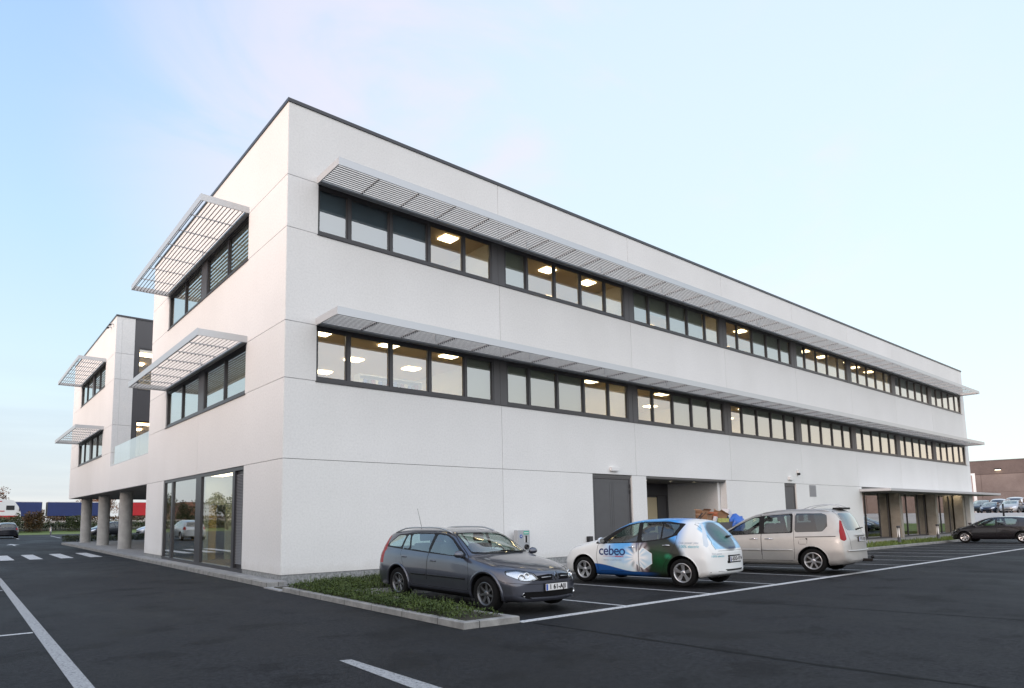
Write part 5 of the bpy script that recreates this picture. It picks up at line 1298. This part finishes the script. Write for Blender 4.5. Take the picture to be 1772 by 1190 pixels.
def hat_parts(S, near=True):
    P = side_parts(panes=[[(-.52, .93), (-.95, 1.20), (-1.15, 1.28), (-1.40, 1.315), (-1.42, .955)], [(-1.50, .96), (-1.49, 1.32), (-2.1, 1.31), (-2.34, 1.24), (-2.30, 1.03), (-2.2, .985)]],
                   dlo=None, doors=[[(-.38, .31), (-.34, .60), (-.38, .88), (-.9, 1.25), (-1.2, 1.34), (-1.45, 1.36), (-1.46, .31)], [(-1.47, .31), (-1.47, 1.36), (-2.1, 1.35), (-2.42, 1.26), (-2.40, .95), (-2.2, .60), (-2.05, .31)]] if near else [])
    rgh = lambda f: f.normal.x < -.05 and f.calc_center_median().x < -2.7 and f.calc_center_median().z > .4
    P += [('windscreen', M['cglass'], lambda f: f.normal.z > .1 and -1.3 < f.calc_center_median().x < -.05 and f.calc_center_median().z > .9, PYX, rpoly([(-.63, -.32), (-.35, -.17), (0, -.14), (.35, -.17), (.63, -.32), (.50, -1.12), (0, -1.08), (-.50, -1.12)], .05), None),
          ('rear_window', M['cglass'], rgh, PYZ, rpoly([(-.56, .96), (.56, .96), (.47, 1.28), (-.47, 1.28)], .05), None)]
    for s in (1, -1):
        fl = lambda p, s=s: [(s*a, b) for a, b in (p if s > 0 else p[::-1])]
        P += [('headlight', CM['lampbowl'], fr1, wrapx(-.2), rpoly(fl([(.36, .56), (.72, .585), (.98, .72), (.93, .75), (.60, .70)]), .02), None),
              ('tail_light', CM['red'], lambda f: f.calc_center_median().x < -2.6 and f.calc_center_median().z > .5, wrapx(-2.2, .9), rpoly(fl([(.50, .76), (.72, .74), (.70, .96), (.58, .96)]), .03), None)]
    P += [('lower_grille', CM['darkmesh'], fr1, PYZ, rpoly([(-.42, .27), (.42, .27), (.45, .40), (-.45, .40)], .03), None), ('grille', CM['darkmesh'], fr1, PYZ, rpoly([(-.25, .49), (.25, .49), (.22, .56), (-.22, .56)], .02), None)]
    return P
HAT['paint'] = paint('gloss_black_paint', (.010, .009, .012), metal=.2, rough=.25); HAT['parts'] = fix(hat_parts(HAT), HAT); HAT['cabin'] = True
hat, bv = build_car('parked_car', 'small black hatchback with bright wheel trims at the right edge', None, HAT, (39.9, -4.15, gz(40, -5.5)), R(87.3), 1.0, RIM_B)
hat.rotation_euler.y = R(1.2)
mirror_pair(hat, -.50, .78, .98, HAT['paint'], (.07, .10, .07))
for s in (1, -1): handle(hat, bv, -1.30, .82, HAT['paint'], s); handle(hat, bv, -2.15, .85, HAT['paint'], s)
plate_on(hat, bv.ray_cast(Vector((2, 0, .44)), Vector((-1, 0, 0)), 3)[0].x+.014, .44, '1-AXC-384', 1)
# ------------------------------------------------------------------ planting
def leaves(name, mat, pts, size, parent=None, tilt=1.0, seed=1, aspect=.55):
    """many small pointed leaf faces at the given points"""
    rnd = random.Random(seed); V, F = [], []
    for (x, y, zz, sc) in pts:
        a = rnd.uniform(0, 6.283); el = rnd.uniform(-.2, 1.2)*tilt; s = size*sc*rnd.uniform(.6, 1.3)
        d = Vector((math.cos(a)*math.cos(el), math.sin(a)*math.cos(el), math.sin(el))); q = Vector((-math.sin(a), math.cos(a), rnd.uniform(-.6, .6))).normalized()
        p = Vector((x, y, zz)); i = len(V)
        V += [p, p+d*s*.5+q*s*aspect*.5, p+d*s, p+d*s*.5-q*s*aspect*.5]; F.append((i, i+1, i+2, i+3))
    me = bpy.data.meshes.new(name); me.from_pydata([tuple(v) for v in V], [], F); me.materials.append(mat)
    o = bpy.data.objects.new(name, me); COL.objects.link(o)
    if parent: o.parent = parent
    return o
from mathutils import noise as mnoise
pl = thing('planter_bed', 'low evergreen shrub bed with concrete kerb wrapping round the grey estate car', 'planter')
bm = bmesh.new(); ribbon(bm, [(-.50, -1.45), (-.45, -7.96), (.50, -8.02), (.50, -2.92), (3.20, -2.92), (3.20, -.62)], .13, -.1, .105); ext('kerb', bm, M['kerb'], pl)
bm = bmesh.new()
for (x0, x1, y0, y1) in ((-.43, .43, -7.9, -1.43), (.44, 3.12, -2.85, -.6), (-.43, .43, -1.42, -.62)): box(bm, x0, x1, y0, y1, -.2, .035 if y0 > -1.5 else .07)
ext('soil', bm, M['ground'], pl)
pts = []; rnd = random.Random(3)
def mound(x, y, x0, x1, y0, y1, h):
    e = min(x-x0, x1-x, y-y0, y1-y); e = max(0, min(1, (e+.10)/.28))
    return h*math.sqrt(e)*(.55+.75*(mnoise.noise(Vector((x*2.3, y*2.3, 1)))*.5+.5)+.35*mnoise.noise(Vector((x*7, y*7, 4))))
for (x0, x1, y0, y1, n) in ((-.42, .42, -7.85, -1.45, 15000), (.42, 3.1, -2.83, -.98, 14000)):
    for i in range(n):
        x, y = rnd.uniform(x0-.04, x1+.03), rnd.uniform(y0-.03, y1+.03)
        if y < -7.0 and rnd.random() < (-7.0-y)*1.0: continue
        if x0 < 0 and y > -1.5 and x < -.30: continue
        h = mound(x, y, x0-.1 if x0 < 0 else x0-.4, x1 if x0 > 0 else (x1+.5 if y > -2.8 else x1), y0, y1, .14)
        g_ = mnoise.noise(Vector((x*1.4, y*1.4, 9)))
        if g_ < -.22 and rnd.random() < .7: continue
        pts.append((x, y, .06+h*(1-rnd.random()**2.2*.9), 1))
tw = tag(leaves('shrub_foliage', M['shrub'], pts, .048, pl, seed=5), kind='stuff')
pts = []
for i in range(900):                 # upright sprays
    x, y = (rnd.uniform(-.4, .4), rnd.uniform(-7.4, -1.5)) if rnd.random() < .6 else (rnd.uniform(.4, 3.05), rnd.uniform(-2.8, -1.0))
    h = .03+mound(x, y, -.6, 3.3, -8, -.5, .12); a = rnd.uniform(0, 6.28); l = rnd.uniform(.04, .11)
    for k in range(7): pts.append((x+math.cos(a)*l*k/7*.5, y+math.sin(a)*l*k/7*.5, h+.06+l*k/7, .8))
tag(leaves('shrub_spray', M['shrub'], pts, .036, pl, seed=6), kind='stuff')

# grass bed with bollard lights along the showroom
gb = thing('grass_bed', 'narrow grassy bed with a pale kerb in front of the glazed showroom', 'planter')
bm = bmesh.new(); ribbon(bm, [(22.3, -.75), (22.3, -3.05), (58.8, -3.05), (58.8, -.9)], .15, -.15, .12); ext('kerb', bm, M['kerb'], gb)
bm = bmesh.new(); xs = lin(22.38, 58.7, 20); a = [bm.verts.new((x, -2.97, gz(x, -2.97)+.07)) for x in xs]; b_ = [bm.verts.new((x, -1.0, gz(x, -1.0)+.10)) for x in xs]
for i in range(20): bm.faces.new((a[i], a[i+1], b_[i+1], b_[i]))
ext('soil', bm, M['lawn'], gb)
pts = [(x, y, gz(x, y)+.08, rnd.uniform(.6, 1.5)) for x, y in ((rnd.uniform(22.4, 58.7), rnd.uniform(-2.98, -.98)) for _ in range(16000))]
tag(leaves('grass', M['grass'], pts, .14, gb, tilt=1.2, seed=8, aspect=.16), kind='stuff')
bm = bmesh.new(); box(bm, 36.5, 58.7, -.97, -.03, -.12, .04); tag(ext('showroom_step', bm, M['paving']), kind='structure')

def bollard(x, y, zb, lab, grp, h=.98):
    t = thing('bollard_light', lab, 'bollard light', (x, y, zb), 0, grp)
    bm = bmesh.new(); lathe(bm, [(0, .085), (.0, .10), (.02, .10), (.03, .085), (.30, .085), (.30, .078), (h-.10, .078), (h-.10, .095), (h-.02, .095), (h, .06), (h, .001)], 24, 'z'); ext('post', bm, M['frame'], t)
    for a in (R(150), R(215), R(300)):
        bm = bmesh.new(); vs = []
        for k in range(9):
            zz = .34+(h-.46)*k/8; w_ = .30*math.sin(math.pi*min(1, (k+.6)/9))+.12
            vs.append([bm.verts.new((math.cos(a+q)*.084, math.sin(a+q)*.084, zz)) for q in (-w_, 0, w_)])
        for r0, r1 in zip(vs, vs[1:]):
            for i in range(2): bm.faces.new((r0[i], r0[i+1], r1[i+1], r1[i]))
        ext('light_blade', bm, M['white'], t, smooth=True)
    return t
b0 = bollard(36.15, -1.85, gz(36, -1.85)+.08, 'steel bollard light in the grass bed, nearest the beige people carrier', 'bollard lights in the grass bed')
for x, lab in ((42.9, 'middle steel bollard light in the grass bed before the showroom'), (49.6, 'far steel bollard light in the grass bed behind the black hatchback nose')):
    c = copy_tree(b0); c.location = (x, -1.8, gz(x, -1.8)+.08); c['label'] = lab
b1 = bollard(2.6, 73.6, 0, 'lone bollard light at the far edge of the car park by the lawn', None, 1.0)
for i, (x, y, h) in enumerate(((77.5, 2.3, 1.25), (66.5, -1.0, .95))):
    bm = bmesh.new(); g0 = gz(x, y)-.05; tube(bm, [(x, y, g0), (x, y, g0+h)], .08, 12); tube(bm, [(x, y, g0+h), (x, y, g0+h+.05)], [.095, .06], 12)
    tag(ext('bollard', bm, M['black']), ('black post in front of the parked white vans' if i == 0 else 'short black post on the grass bank behind the black hatchback'), 'bollard')

# charging point and socket on the south wall
ch = thing('charging_point', 'grey electric car charging point with green band by the south wall', 'charging point', (8.15, -.30, 0))
boxes('housing', [(-.27, .27, -.10, .10, .40, 1.22)], simple('grey_housing', (.40, .42, .44), .4), ch, .015)
boxes('stand', [(-.10, .10, -.05, .05, -.15, .40)], M['frame'], ch)
boxes('green_band', [(-.02, .22, -.106, -.1005, 1.08, 1.19)], simple('green_band', (.10, .45, .34), .4), ch)
boxes('white_stripe', [(.0, .20, -.109, -.1065, 1.12, 1.145)], M['white'], ch)
boxes('reader_slot', [(.06, .13, -.112, -.1005, .82, 1.04)], M['black'], ch)
for k in (-1, 1): boxes('reader_edge', [(.095+k*.065-.012, .095+k*.065+.012, -.108, -.1005, .83, 1.0)], M['white'], ch)
bm = bmesh.new(); lathe(bm, [(-.1005, .085), (-.16, .08), (-.165, .05), (-.13, .045), (-.13, .001)], 24, 'y', (.09, 0, .68)); ext('socket', bm, M['black'], ch)
bm = bmesh.new(); lathe(bm, [(-.1005, .062), (-.104, .06), (-.104, .03)], 24, 'y', (-.13, 0, 1.02)); ext('emblem_ring', bm, CM['plateblue'], ch)
bm = bmesh.new(); bm.faces.new([bm.verts.new(p) for p in ((-.13, -.105, 1.045), (-.15, -.105, 1.015), (-.13, -.105, .995), (-.11, -.105, 1.015))]); ext('emblem_drop', bm, M['white'], ch)
t = boxes('wall_socket', [(11.66, 11.92, -.10, -.001, .72, .92)], M['black'], None, .01); tag(t, 'small black socket box on the white wall beside the double door', 'socket box'); boxes('flap', [(11.70, 11.88, -.115, -.101, .75, .89)], M['frame'], t)

# rubbish waiting on a roll container in the recess
rc = thing('roll_container', 'grey roll container loaded with rubbish in front of the recess', 'roll container', (19.2, -.62, gz(19, -.6)))
boxes('tray', [(-1.6, 1.5, -.42, .42, .18, .24)], M['frame2'], rc)
boxes('side_wall', [(-1.6, 1.5, -.42, -.39, .24, 1.50), (-1.6, 1.5, .39, .42, .24, 1.50), (-1.6, -1.57, -.39, .39, .24, 1.50), (1.47, 1.5, -.39, .39, .24, 1.50)], M['frame2'], rc)
for x in (-1.4, 1.3):
    for y in (-.34, .34):
        bm = bmesh.new(); lathe(bm, [(-.025, .02), (-.025, .09), (.025, .09), (.025, .02)], 16, 'y', (x, y, .09)); ext('castor', bm, CM['tyre'], rc)
boxes('filling', [(-1.5, 1.4, -.38, .38, .25, 1.42)], M['joint'], rc)
CB = simple('brown_cardboard', (.27, .155, .09), .85, var=.15); CB2 = simple('orange_cardboard', (.36, .11, .05), .8); PW = simple('white_printed_card', (.62, .62, .66), .7); PY = simple('yellow_green_printed_card', (.45, .46, .14), .7, var=.4, vscale=18)
def carton(name, lab, x, y, z0, sx, sy, sz, rz, rx, mat, flap=True):
    t = thing(name, lab, 'box', (x, y, z0), rz); t.rotation_euler = (rx[0], rx[1], rz)
    boxes('carton', [(-sx/2, sx/2, -sy/2, sy/2, 0, sz)], mat, t, .004)
    if flap:
        for s in (-1, 1):
            bm = bmesh.new(); vs = [bm.verts.new(p) for p in ((-sx/2, s*sy/2, sz), (sx/2, s*sy/2, sz), (sx/2, s*(sy/2+.09), sz+.07), (-sx/2, s*(sy/2+.09), sz+.07))]; bm.faces.new(vs); ext('flap', bm, mat, t)
    return t
zt_ = 1.37
carton('cardboard_box', 'open brown cardboard box at the left end of the rubbish pile', 18.15, -.80, zt_, .55, .4, .27, .15, (0, 0), CB)
carton('cardboard_box', 'plain brown cardboard box standing high at the back of the rubbish pile', 18.55, -.45, zt_+.12, .48, .35, .34, -.1, (0, .05), CB)
carton('cardboard_box', 'tilted orange cardboard box in the middle of the rubbish pile', 18.85, -.75, zt_+.1, .30, .32, .28, .3, (.1, -.25), CB2, False)
carton('cardboard_box', 'leaning dark brown cardboard box right of the orange one', 19.25, -.72, zt_+.08, .46, .34, .32, -.3, (.15, .45), CB)
carton('printed_box', 'white printed box tipped on its corner beside the blue bag', 19.75, -.80, zt_+.15, .42, .3, .32, .2, (.1, .6), PW, False)
carton('printed_box', 'yellow and green printed box low at the front of the rubbish pile', 19.15, -.98, zt_-.03, .85, .12, .16, 0, (.1, 0), PY, False)
carton('printed_box', 'small white carton leaning against the front of the open brown box', 18.5, -1.02, zt_+.02, .22, .12, .20, .3, (.2, .1), PW, False)
carton('cardboard_box', 'dark flattened brown carton on top of the pile near the blue bag', 19.5, -.55, zt_+.26, .42, .3, .12, -.4, (.1, -.35), simple('dark_cardboard', (.12, .07, .045), .85), False)
bm = bmesh.new(); tube(bm, [(17.45, -.8, 1.40), (18.0, -.78, 1.72)], .025, 8); t = tag(ext('black_bar', bm, M['black']), 'black bar sticking out left of the rubbish pile', 'bar')
bm = bmesh.new(); bmesh.ops.create_icosphere(bm, subdivisions=4, radius=1)
for v in bm.verts:
    n = mnoise.noise(v.co*2.2)*.16+abs(mnoise.noise(v.co*5))*.14; p = v.co*(1+n-.05); v.co = Vector((20.25+p.x*.46, -.95+p.y*.34, 1.22+p.z*.46))
for f in bm.faces: f.smooth = True
bag = tag(ext('rubbish_bag', bm, simple('blue_plastic_sack', (.02, .12, .50), .28)), 'crumpled blue plastic sack at the right end of the rubbish pile', 'bag')

# books and a shelf seen through the first lit windows of the middle storey
bc = thing('bookcase', 'white open bookcase with binders behind the lit middle storey windows', 'bookcase', (4.25, 1.6, 4.45))
boxes('case', [(-1.1, 1.3, .0, .35, 0, .04), (-1.1, 1.3, .31, .35, .04, 1.66), (-1.1, -1.07, 0, .31, .04, 1.66), (.1, .13, 0, .31, .04, 1.66), (1.27, 1.3, 0, .31, .04, 1.66), (-1.1, 1.3, 0, .35, 1.66, 1.70), (-1.07, .1, 0, .31, .8, .83), (.13, 1.27, 0, .31, .8, .83), (-1.07, .1, 0, .31, 1.22, 1.25), (.13, 1.27, 0, .31, 1.22, 1.25)], M['white'], bc)
for i in range(16):
    x = -1.0+i*.14
    if abs(x-.1) < .08: continue
    boxes('binder', [(x-.05, x+.05, .03, .29, 1.251, 1.251+rnd.uniform(.24, .33))], [M['inwall'], CM['plateblue'], M['frame2'], CM['red']][i % 4], bc)

# ------------------------------------------------------------------ background to the north: lawn, hedge, motorway traffic
rnd = random.Random(11)
def mass(name, mat, boxes_, n, size, kind='stuff', parent=None, seed=1):
    pts = []; r_ = random.Random(seed)
    tot = sum((b[1]-b[0])*b[6] for b in boxes_)
    for (x0, x1, y0, y1, z0, h, wgt) in boxes_:
        for i in range(int(n*(x1-x0)*wgt/tot)):
            x = r_.uniform(x0, x1); y = r_.uniform(y0, y1); hh = h*(.62+.6*(mnoise.noise(Vector((x*.45, y*.5, seed)))*.5+.5)+.22*mnoise.noise(Vector((x*1.7, 3, seed))))
            pts.append((x, y, gz(x, y)+z0+hh*r_.random()**.6, 1))
    return leaves(name, mat, pts, size, parent, seed=seed, aspect=.7)
tag(mass('hedge', M['hedge'], [(-40, 40, 92, 95, 0, 1.05, 1)], 26000, .26, seed=2), 'long ragged green hedge beyond the far lawn', 'hedge')
tag(mass('shrub', M['shrubred'], [(1.2, 3.4, 89, 92, 0, 2.9, 1)], 2600, .22, seed=3), 'tall rust tinged shrub standing in the far hedge left of the columns', 'shrub')
tag(mass('shrub', M['hedge'], [(6.2, 8.4, 90, 92, 0, 2.2, 1)], 1800, .2, seed=4), 'loose bare-tipped shrub by the hedge, nearer the first column', 'shrub')
tag(mass('shrub', M['hedge'], [(-3.5, .6, 88, 91, 0, 2.3, 1)], 2600, .22, seed=5), 'dark bush behind the black car at the left edge', 'shrub')
tag(mass('verge_growth', M['shrubred'], [(-60, 60, 103, 107, 0, .8, 1)], 16000, .3, seed=9), kind='stuff')
tag(boxes('concrete_barrier', [(-60, 80, 99.6, 99.9, gz(0, 100)-.5, gz(0, 100)+.55)], M['yard']), 'long pale concrete barrier along the motorway verge', 'barrier')
tag(mass('low_hedge', M['hedge'], [(-.1, 9.0, 38.9, 40.6, 0, .52, 1)], 9000, .10, seed=6), 'low dark clipped hedge behind the concrete columns', 'hedge')
def bg_tree(x, y, h, r, mat, lab, seed, n=2600, grp=None):
    t = thing('tree', lab, 'tree', (x, y, gz(x, y)), 0, grp); r_ = random.Random(seed)
    bm = bmesh.new(); tube(bm, [(0, 0, -.2), (.05, 0, h*.3), (0, .1, h*.55)], [r*.12, r*.09, r*.05], 8)
    for k in range(7):
        a = k*.9+seed; tube(bm, [(0, 0, h*(.28+.04*k)), (math.cos(a)*r*.5, math.sin(a)*r*.5, h*(.5+.04*k)), (math.cos(a)*r*.8, math.sin(a)*r*.8, h*(.62+.04*k))], [r*.05, r*.03, r*.012], 5)
    ext('trunk', bm, M['bark'], t)
    cl = [(r_.uniform(-.75, .75)*r, r_.uniform(-.75, .75)*r, h*r_.uniform(.42, .92), r*r_.uniform(.28, .5)) for _ in range(16)]; pts = []
    for i in range(n):
        c = r_.choice(cl); d = Vector((r_.gauss(0, 1), r_.gauss(0, 1), r_.gauss(0, 1))).normalized()*c[3]*r_.random()**.35; pts.append((c[0]+d.x, c[1]+d.y, c[2]+d.z*.85, 1))
    leaves('crown', mat, pts, r*.11, t, seed=seed, aspect=.7); return t
bg_tree(.5, 166, 7.6, 3.4, M['autumn'], 'orange autumn tree standing behind the white lorry', 21)
bg_tree(21.3, 152, 6.0, 2.6, M['autumn'], 'thin orange autumn tree seen between the second and third columns', 22)
bg_tree(18.8, 158, 5.4, 2.8, M['autumn'], 'low rusty tree seen between the first and second columns', 23)

# lorries
BL = simple('royal_blue_tarpaulin', (.013, .030, .13), .55, var=.12, vscale=.5); RT = simple('red_tarpaulin', (.48, .010, .016), .5, var=.1, vscale=.5); WT = simple('white_lorry_paint', (.72, .74, .74), .35, var=.04); RP = simple('red_lorry_paint', (.45, .012, .02), .35)
def trailer(lab, x0, x1, y, zr, mat, grp=None, head=1.0):
    t = thing('lorry_trailer', lab, 'trailer', (x0, y, zr), 0, grp); ln = x1-x0
    boxes('curtain_side', [(0, ln, 0, 2.5, 1.15, 3.92)], mat, t)
    boxes('top_rail', [(-.02, ln+.02, -.02, 2.52, 3.925, 4.05)], M['white'], t); boxes('chassis', [(.1, ln-.1, .3, 2.2, .85, 1.14)], M['black'], t)
    boxes('headboard', [(-.06, -.003, -.02, 2.52, 1.1, 3.92), (ln+.003, ln+.06, -.02, 2.52, 1.1, 3.92)], M['joint'], t)
    for k in range(3):
        for yy in (.18, 2.3):
            bm = bmesh.new(); lathe(bm, [(-.15, .2), (-.15, .5), (.15, .5), (.15, .2)], 18, 'y', (1.6+k*1.25, yy, .5)); ext('wheel', bm, CM['tyre'], t)
    for k in range(1, int(ln/1.6)): boxes('curtain_strap', [(k*1.6-.02, k*1.6+.02, -.008, -.002, 1.15, 3.9)], mat, t)
    return t
trailer('short royal blue curtain-sided trailer just right of the white lorry', 1.4, 7.5, 138, 1.42, BL, 'lorry trailers on the motorway')
trailer('long royal blue curtain-sided trailer passing behind the first column', 8.5, 19.0, 138, 1.42, BL, 'lorry trailers on the motorway')
trailer('bright red curtain-sided trailer seen between the columns and the glass lobby', 21.8, 34.0, 136, 1.42, RT, 'lorry trailers on the motorway')
ct = thing('lorry_tractor', 'white lorry with red stripes driving at the far left', 'lorry', (-12, 113, 1.42))
boxes('box_body', [(0, 9.8, 0, 2.5, 1.1, 3.75)], WT, ct)
bm = bmesh.new(); prof = [(10.0, .55), (10.0, 3.2), (10.5, 3.75), (11.5, 3.85), (13.2, 3.6), (13.9, 2.6), (14.25, 1.6), (14.3, .5), (13.3, .45)]
f1 = [bm.verts.new((x, 0, zz)) for x, zz in prof]; f2 = [bm.verts.new((x, 2.5, zz)) for x, zz in prof]
bm.faces.new(f1); bm.faces.new(f2[::-1])
for i in range(len(prof)): j = (i+1) % len(prof); bm.faces.new((f1[j], f1[i], f2[i], f2[j]))
bmesh.ops.recalc_face_normals(bm, faces=bm.faces[:]); ext('cab', bm, WT, ct)
boxes('side_window', [(12.2, 13.35, -.02, -.003, 2.0, 2.75)], M['black'], ct)
boxes('stripe', [(0, 12.0, -.02, -.003, 1.75, 1.9), (10.4, 11.6, -.02, -.003, 3.35, 3.5), (3, 9, -.02, -.003, 3.0, 3.4)], RP, ct); boxes('skirt', [(9.9, 14.1, -.02, -.003, .55, 1.1)], RP, ct)
for x in (1.5, 2.8, 10.9, 13.0):
    bm = bmesh.new(); lathe(bm, [(-.05, .2), (-.05, .5), (.25, .5), (.25, .2)], 18, 'y', (x, .1, .5)); ext('wheel', bm, CM['tyre'], ct)
bm = bmesh.new(); box(bm, 14.0, 14.12, -.25, -.05, 1.8, 2.4); ext('door_mirror', bm, M['black'], ct)

# ------------------------------------------------------------------ more cars (same small hatchback body and a van body, coarser)
def variant(lab, col, loc, rz, scale=1, group=None, S0=HAT, metal=.4, near=False, rim=RIM_S7, near_m=True):
    S = dict(S0); S['paint'] = paint('car_paint', col, metal=metal); S['parts'] = fix(hat_parts(S, near) if S0 is HAT else van_parts(S), S); S['cabin'] = near
    c, b = build_car('parked_car' if S0 is HAT else 'parked_van', lab, group, S, loc, rz, scale, rim, near)
    if S0 is not HAT: c['category'] = 'van'
    mirror_pair(c, -.50, .78 if S0 is HAT else .95, .98 if S0 is HAT else 1.3, S['paint'] if near_m else CM['trim'], (.07, .10, .08)); return c, b
VAN = dict(nose=.85, tail=-4.0, wb=3.0, wheel_r=.33, arch_r=.39, rim_r=.2, tyre_w=.2, track=.85, floor=.3, seat_x=-1, seat_h=.8, dash_x=-.3, dash_z=1.1, kf=.18, kr=.04,
  curves=dict(zt=[(.85, .80), (.8, 1.0), (.4, 1.15), (.15, 1.22), (-.5, 1.85), (-.75, 1.98), (-1.2, 2.08), (-3.6, 2.08), (-3.9, 2.03), (-3.97, 1.9), (-4.0, 1.2)],
   zr=[(.85, .76), (.4, 1.08), (.1, 1.16), (-.2, 1.35), (-.6, 1.80), (-1.1, 1.97), (-3.8, 1.97), (-4.0, 1.15)], wr=[(.85, .6), (.2, .82), (-.3, .83), (-1.0, .78), (-3.8, .78), (-4.0, .84)],
   zbelt=[(.85, .7), (.4, .98), (0, 1.1), (-.6, 1.18), (-4.0, 1.1)], wb=[(.85, .7), (.3, .90), (-.3, .93), (-3.8, .93), (-4, .9)], zm=[(.85, .55), (0, .7), (-4, .7)], wm=[(.85, .80), (.5, .92), (.1, .955), (-3.8, .955), (-4, .92)],
   zs=[(.85, .3), (-4, .3)], zb=[(.85, .24), (-4, .25)]))
def van_parts(S):
    P = [('windscreen', M['cglass'], lambda f: f.normal.z > .1 and -1.0 < f.calc_center_median().x < .35 and f.calc_center_median().z > 1.1, PYX, rpoly([(-.78, -.05), (-.4, .10), (0, .13), (.4, .10), (.78, -.05), (.70, -.62), (0, -.58), (-.70, -.62)], .06), None),
         ('grille', CM['darkmesh'], fr1, PYZ, rpoly([(-.45, .50), (.45, .50), (.45, .72), (-.45, .72)], .03), None)]
    for s in (1, -1):
        fl = lambda p, s=s: [(s*a, b) for a, b in (p if s > 0 else p[::-1])]
        P += [('side_window', M['cglass'], SIDE(s, .2, -3.9, .1, .9), PXZ, rpoly([(-.2, 1.25), (-.75, 1.80), (-1.35, 1.82), (-1.35, 1.2)], .04), None),
              ('headlight', CM['lampbowl'], fr1, wrapx(-.4), rpoly(fl([(.36, .72), (.66, .74), (.68, .95), (.45, .92)]), .02), None)]
    return P
variant('black hatchback seen from behind at the left edge of the photograph', (.012, .013, .02), (-2.50, 61.3, 0), R(90), 1.06, near=True)
variant('black car parked beyond the low hedge, seen between the columns', (.014, .015, .02), (4.6, 56.3, 0), R(196), 1.05, near=True)
variant('pale silver car parked behind the second column', (.45, .47, .50), (9.4, 57.6, 0), R(190), 1.0)
variant('silver car on the west side of the car park, mirrored in the corner glazing', (.40, .43, .45), (-8.4, 40.5, 0), R(90), 1.12, near=True)
gr = 'vehicles parked in the yard east of the building'
for i, (x, y, c_) in enumerate(((57.0, -6.9, (.015, .015, .02)), (60.0, -7.3, (.03, .05, .08)), (63.2, -7.6, (.25, .26, .27)))):
    variant(['black', 'dark blue', 'grey'][i]+' hatchback parked further east in the row, mirrored in the showroom glass', c_, (x, y, 0), R(90), 1.05)
yard = [('navy car facing out at the left of the yard row', (.02, .03, .06), 99, 8.35, HAT, 1.0), ('silver car facing out in the middle of the yard row', (.42, .42, .43), 98, 6.1, HAT, 1.12), ('dark blue car at the right of the yard row', (.03, .05, .09), 98.5, 4.0, HAT, 1.05),
        ('dark pick-up style car behind the yard row, left end', (.02, .035, .05), 105, 10.7, HAT, 1.25), ('white van behind the navy car in the yard', (.70, .70, .72), 105.5, 8.9, VAN, .92), ('taller white van further back in the yard', (.72, .72, .72), 110, 8.1, VAN, 1.05), ('white van at the right end of the back row', (.66, .67, .70), 105, 5.2, VAN, .9)]
for lab, col, x, y, S0, sc in yard: variant(lab, col, (x, y, gz(x, y)), R(180), sc, gr, S0)

# ------------------------------------------------------------------ warehouse in the east
wh = thing('warehouse', 'large brown-grey concrete warehouse behind the yard of vans', 'warehouse', (130, 0, 1.4))
WC = mat_concrete('brown_grey_warehouse_concrete', (.17, .135, .125), (.25, .205, .19), .35, grain=8)
WC2 = mat_concrete('dark_warehouse_band', (.125, .098, .092), (.165, .13, .12), .35, grain=8)
bx_ = []
for i in range(14):
    y1_ = 22-i*6.0; bx_ += [(0, .3, y1_-5.97, y1_-.03, 3.5, 6.42), (0, .3, y1_-5.97, y1_-.03, -.5, 3.46)]
boxes('wall', bx_+[(.1, 60, -60, 21.9, -.5, 6.4)], WC, wh)
boxes('upper_band', [(-.05, 60, -61, 22.1, 6.46, 8.62)], WC2, wh); boxes('roof_edge', [(-.12, 60.1, -61.1, 22.2, 8.63, 8.75)], M['coping'], wh)
dr = boxes('loading_door', [(-.06, -.01, 17.2, 21.0, -.3, 6.3)], simple('pink_grey_door', (.34, .24, .22), .6), wh); boxes('door_frame', [(-.12, -.02, 16.75, 17.15, -.3, 6.7), (-.12, -.02, 17.151, 21.5, 6.35, 6.7)], M['white'], dr)
lm = boxes('wall_lamp', [(-.5, -.051, 13.2, 14.1, 7.1, 7.35)], M['black'], wh, .06); boxes('lens', [(-.45, -.1, 13.3, 14.0, 7.06, 7.098)], M['lens'], lm)
# low building and trees that the corner glazing mirrors; last, an unseen block added to shade the west front
wb_ = thing('industrial_building', 'low white industrial building with a brick corner, mirrored in the corner glazing', 'industrial building', (-62, 112, 0))
boxes('wall', [(0, 30.5, 0, 20, 0, 4.6)], simple('white_cladding', (.55, .58, .60), .5, var=.05), wb_); boxes('brick_corner', [(30.51, 34, -.1, 20, 0, 4.9)], simple('brick', (.28, .12, .08), .8, var=.2), wb_); boxes('roof', [(-.2, 30.3, -.2, 20.2, 4.61, 4.8)], M['coping'], wb_)
boxes('window', [(18, 26, -.05, -.01, 2.6, 3.6)], M['glass'], wb_)
for i, (x, y, h, r) in enumerate(((-17, 84, 5.2, 2.4), (-22, 88, 4.6, 2.2), (-27, 85, 5.6, 2.8), (-34, 90, 5.0, 2.6))):
    bg_tree(x, y, h, r, M['treegreen'], ['rounded', 'small', 'broad', 'squat'][i]+' green tree on the lawn north-west of the building', 40+i, 2200, 'trees mirrored in the corner glazing')
off = thing('shade_block', 'plain unseen block added west of the car park to shade the west front', 'shade block', (-48, -30, 0))  # out of view, added to keep the low sun off the wall foot
boxes('wall', [(-14, 0, 0, 85, 0, 11.0)], M['inwall'], off); boxes('roof', [(-14.2, .2, -.2, 85.2, 11.01, 11.3)], M['coping'], off)
for i in range(14):
    wd = boxes('window', [(.0, .05, 2+i*4.1, 4.8+i*4.1, 1.2, 3.0), (.0, .05, 2+i*4.1, 4.8+i*4.1, 5.2, 7.0)], M['frame'], off)
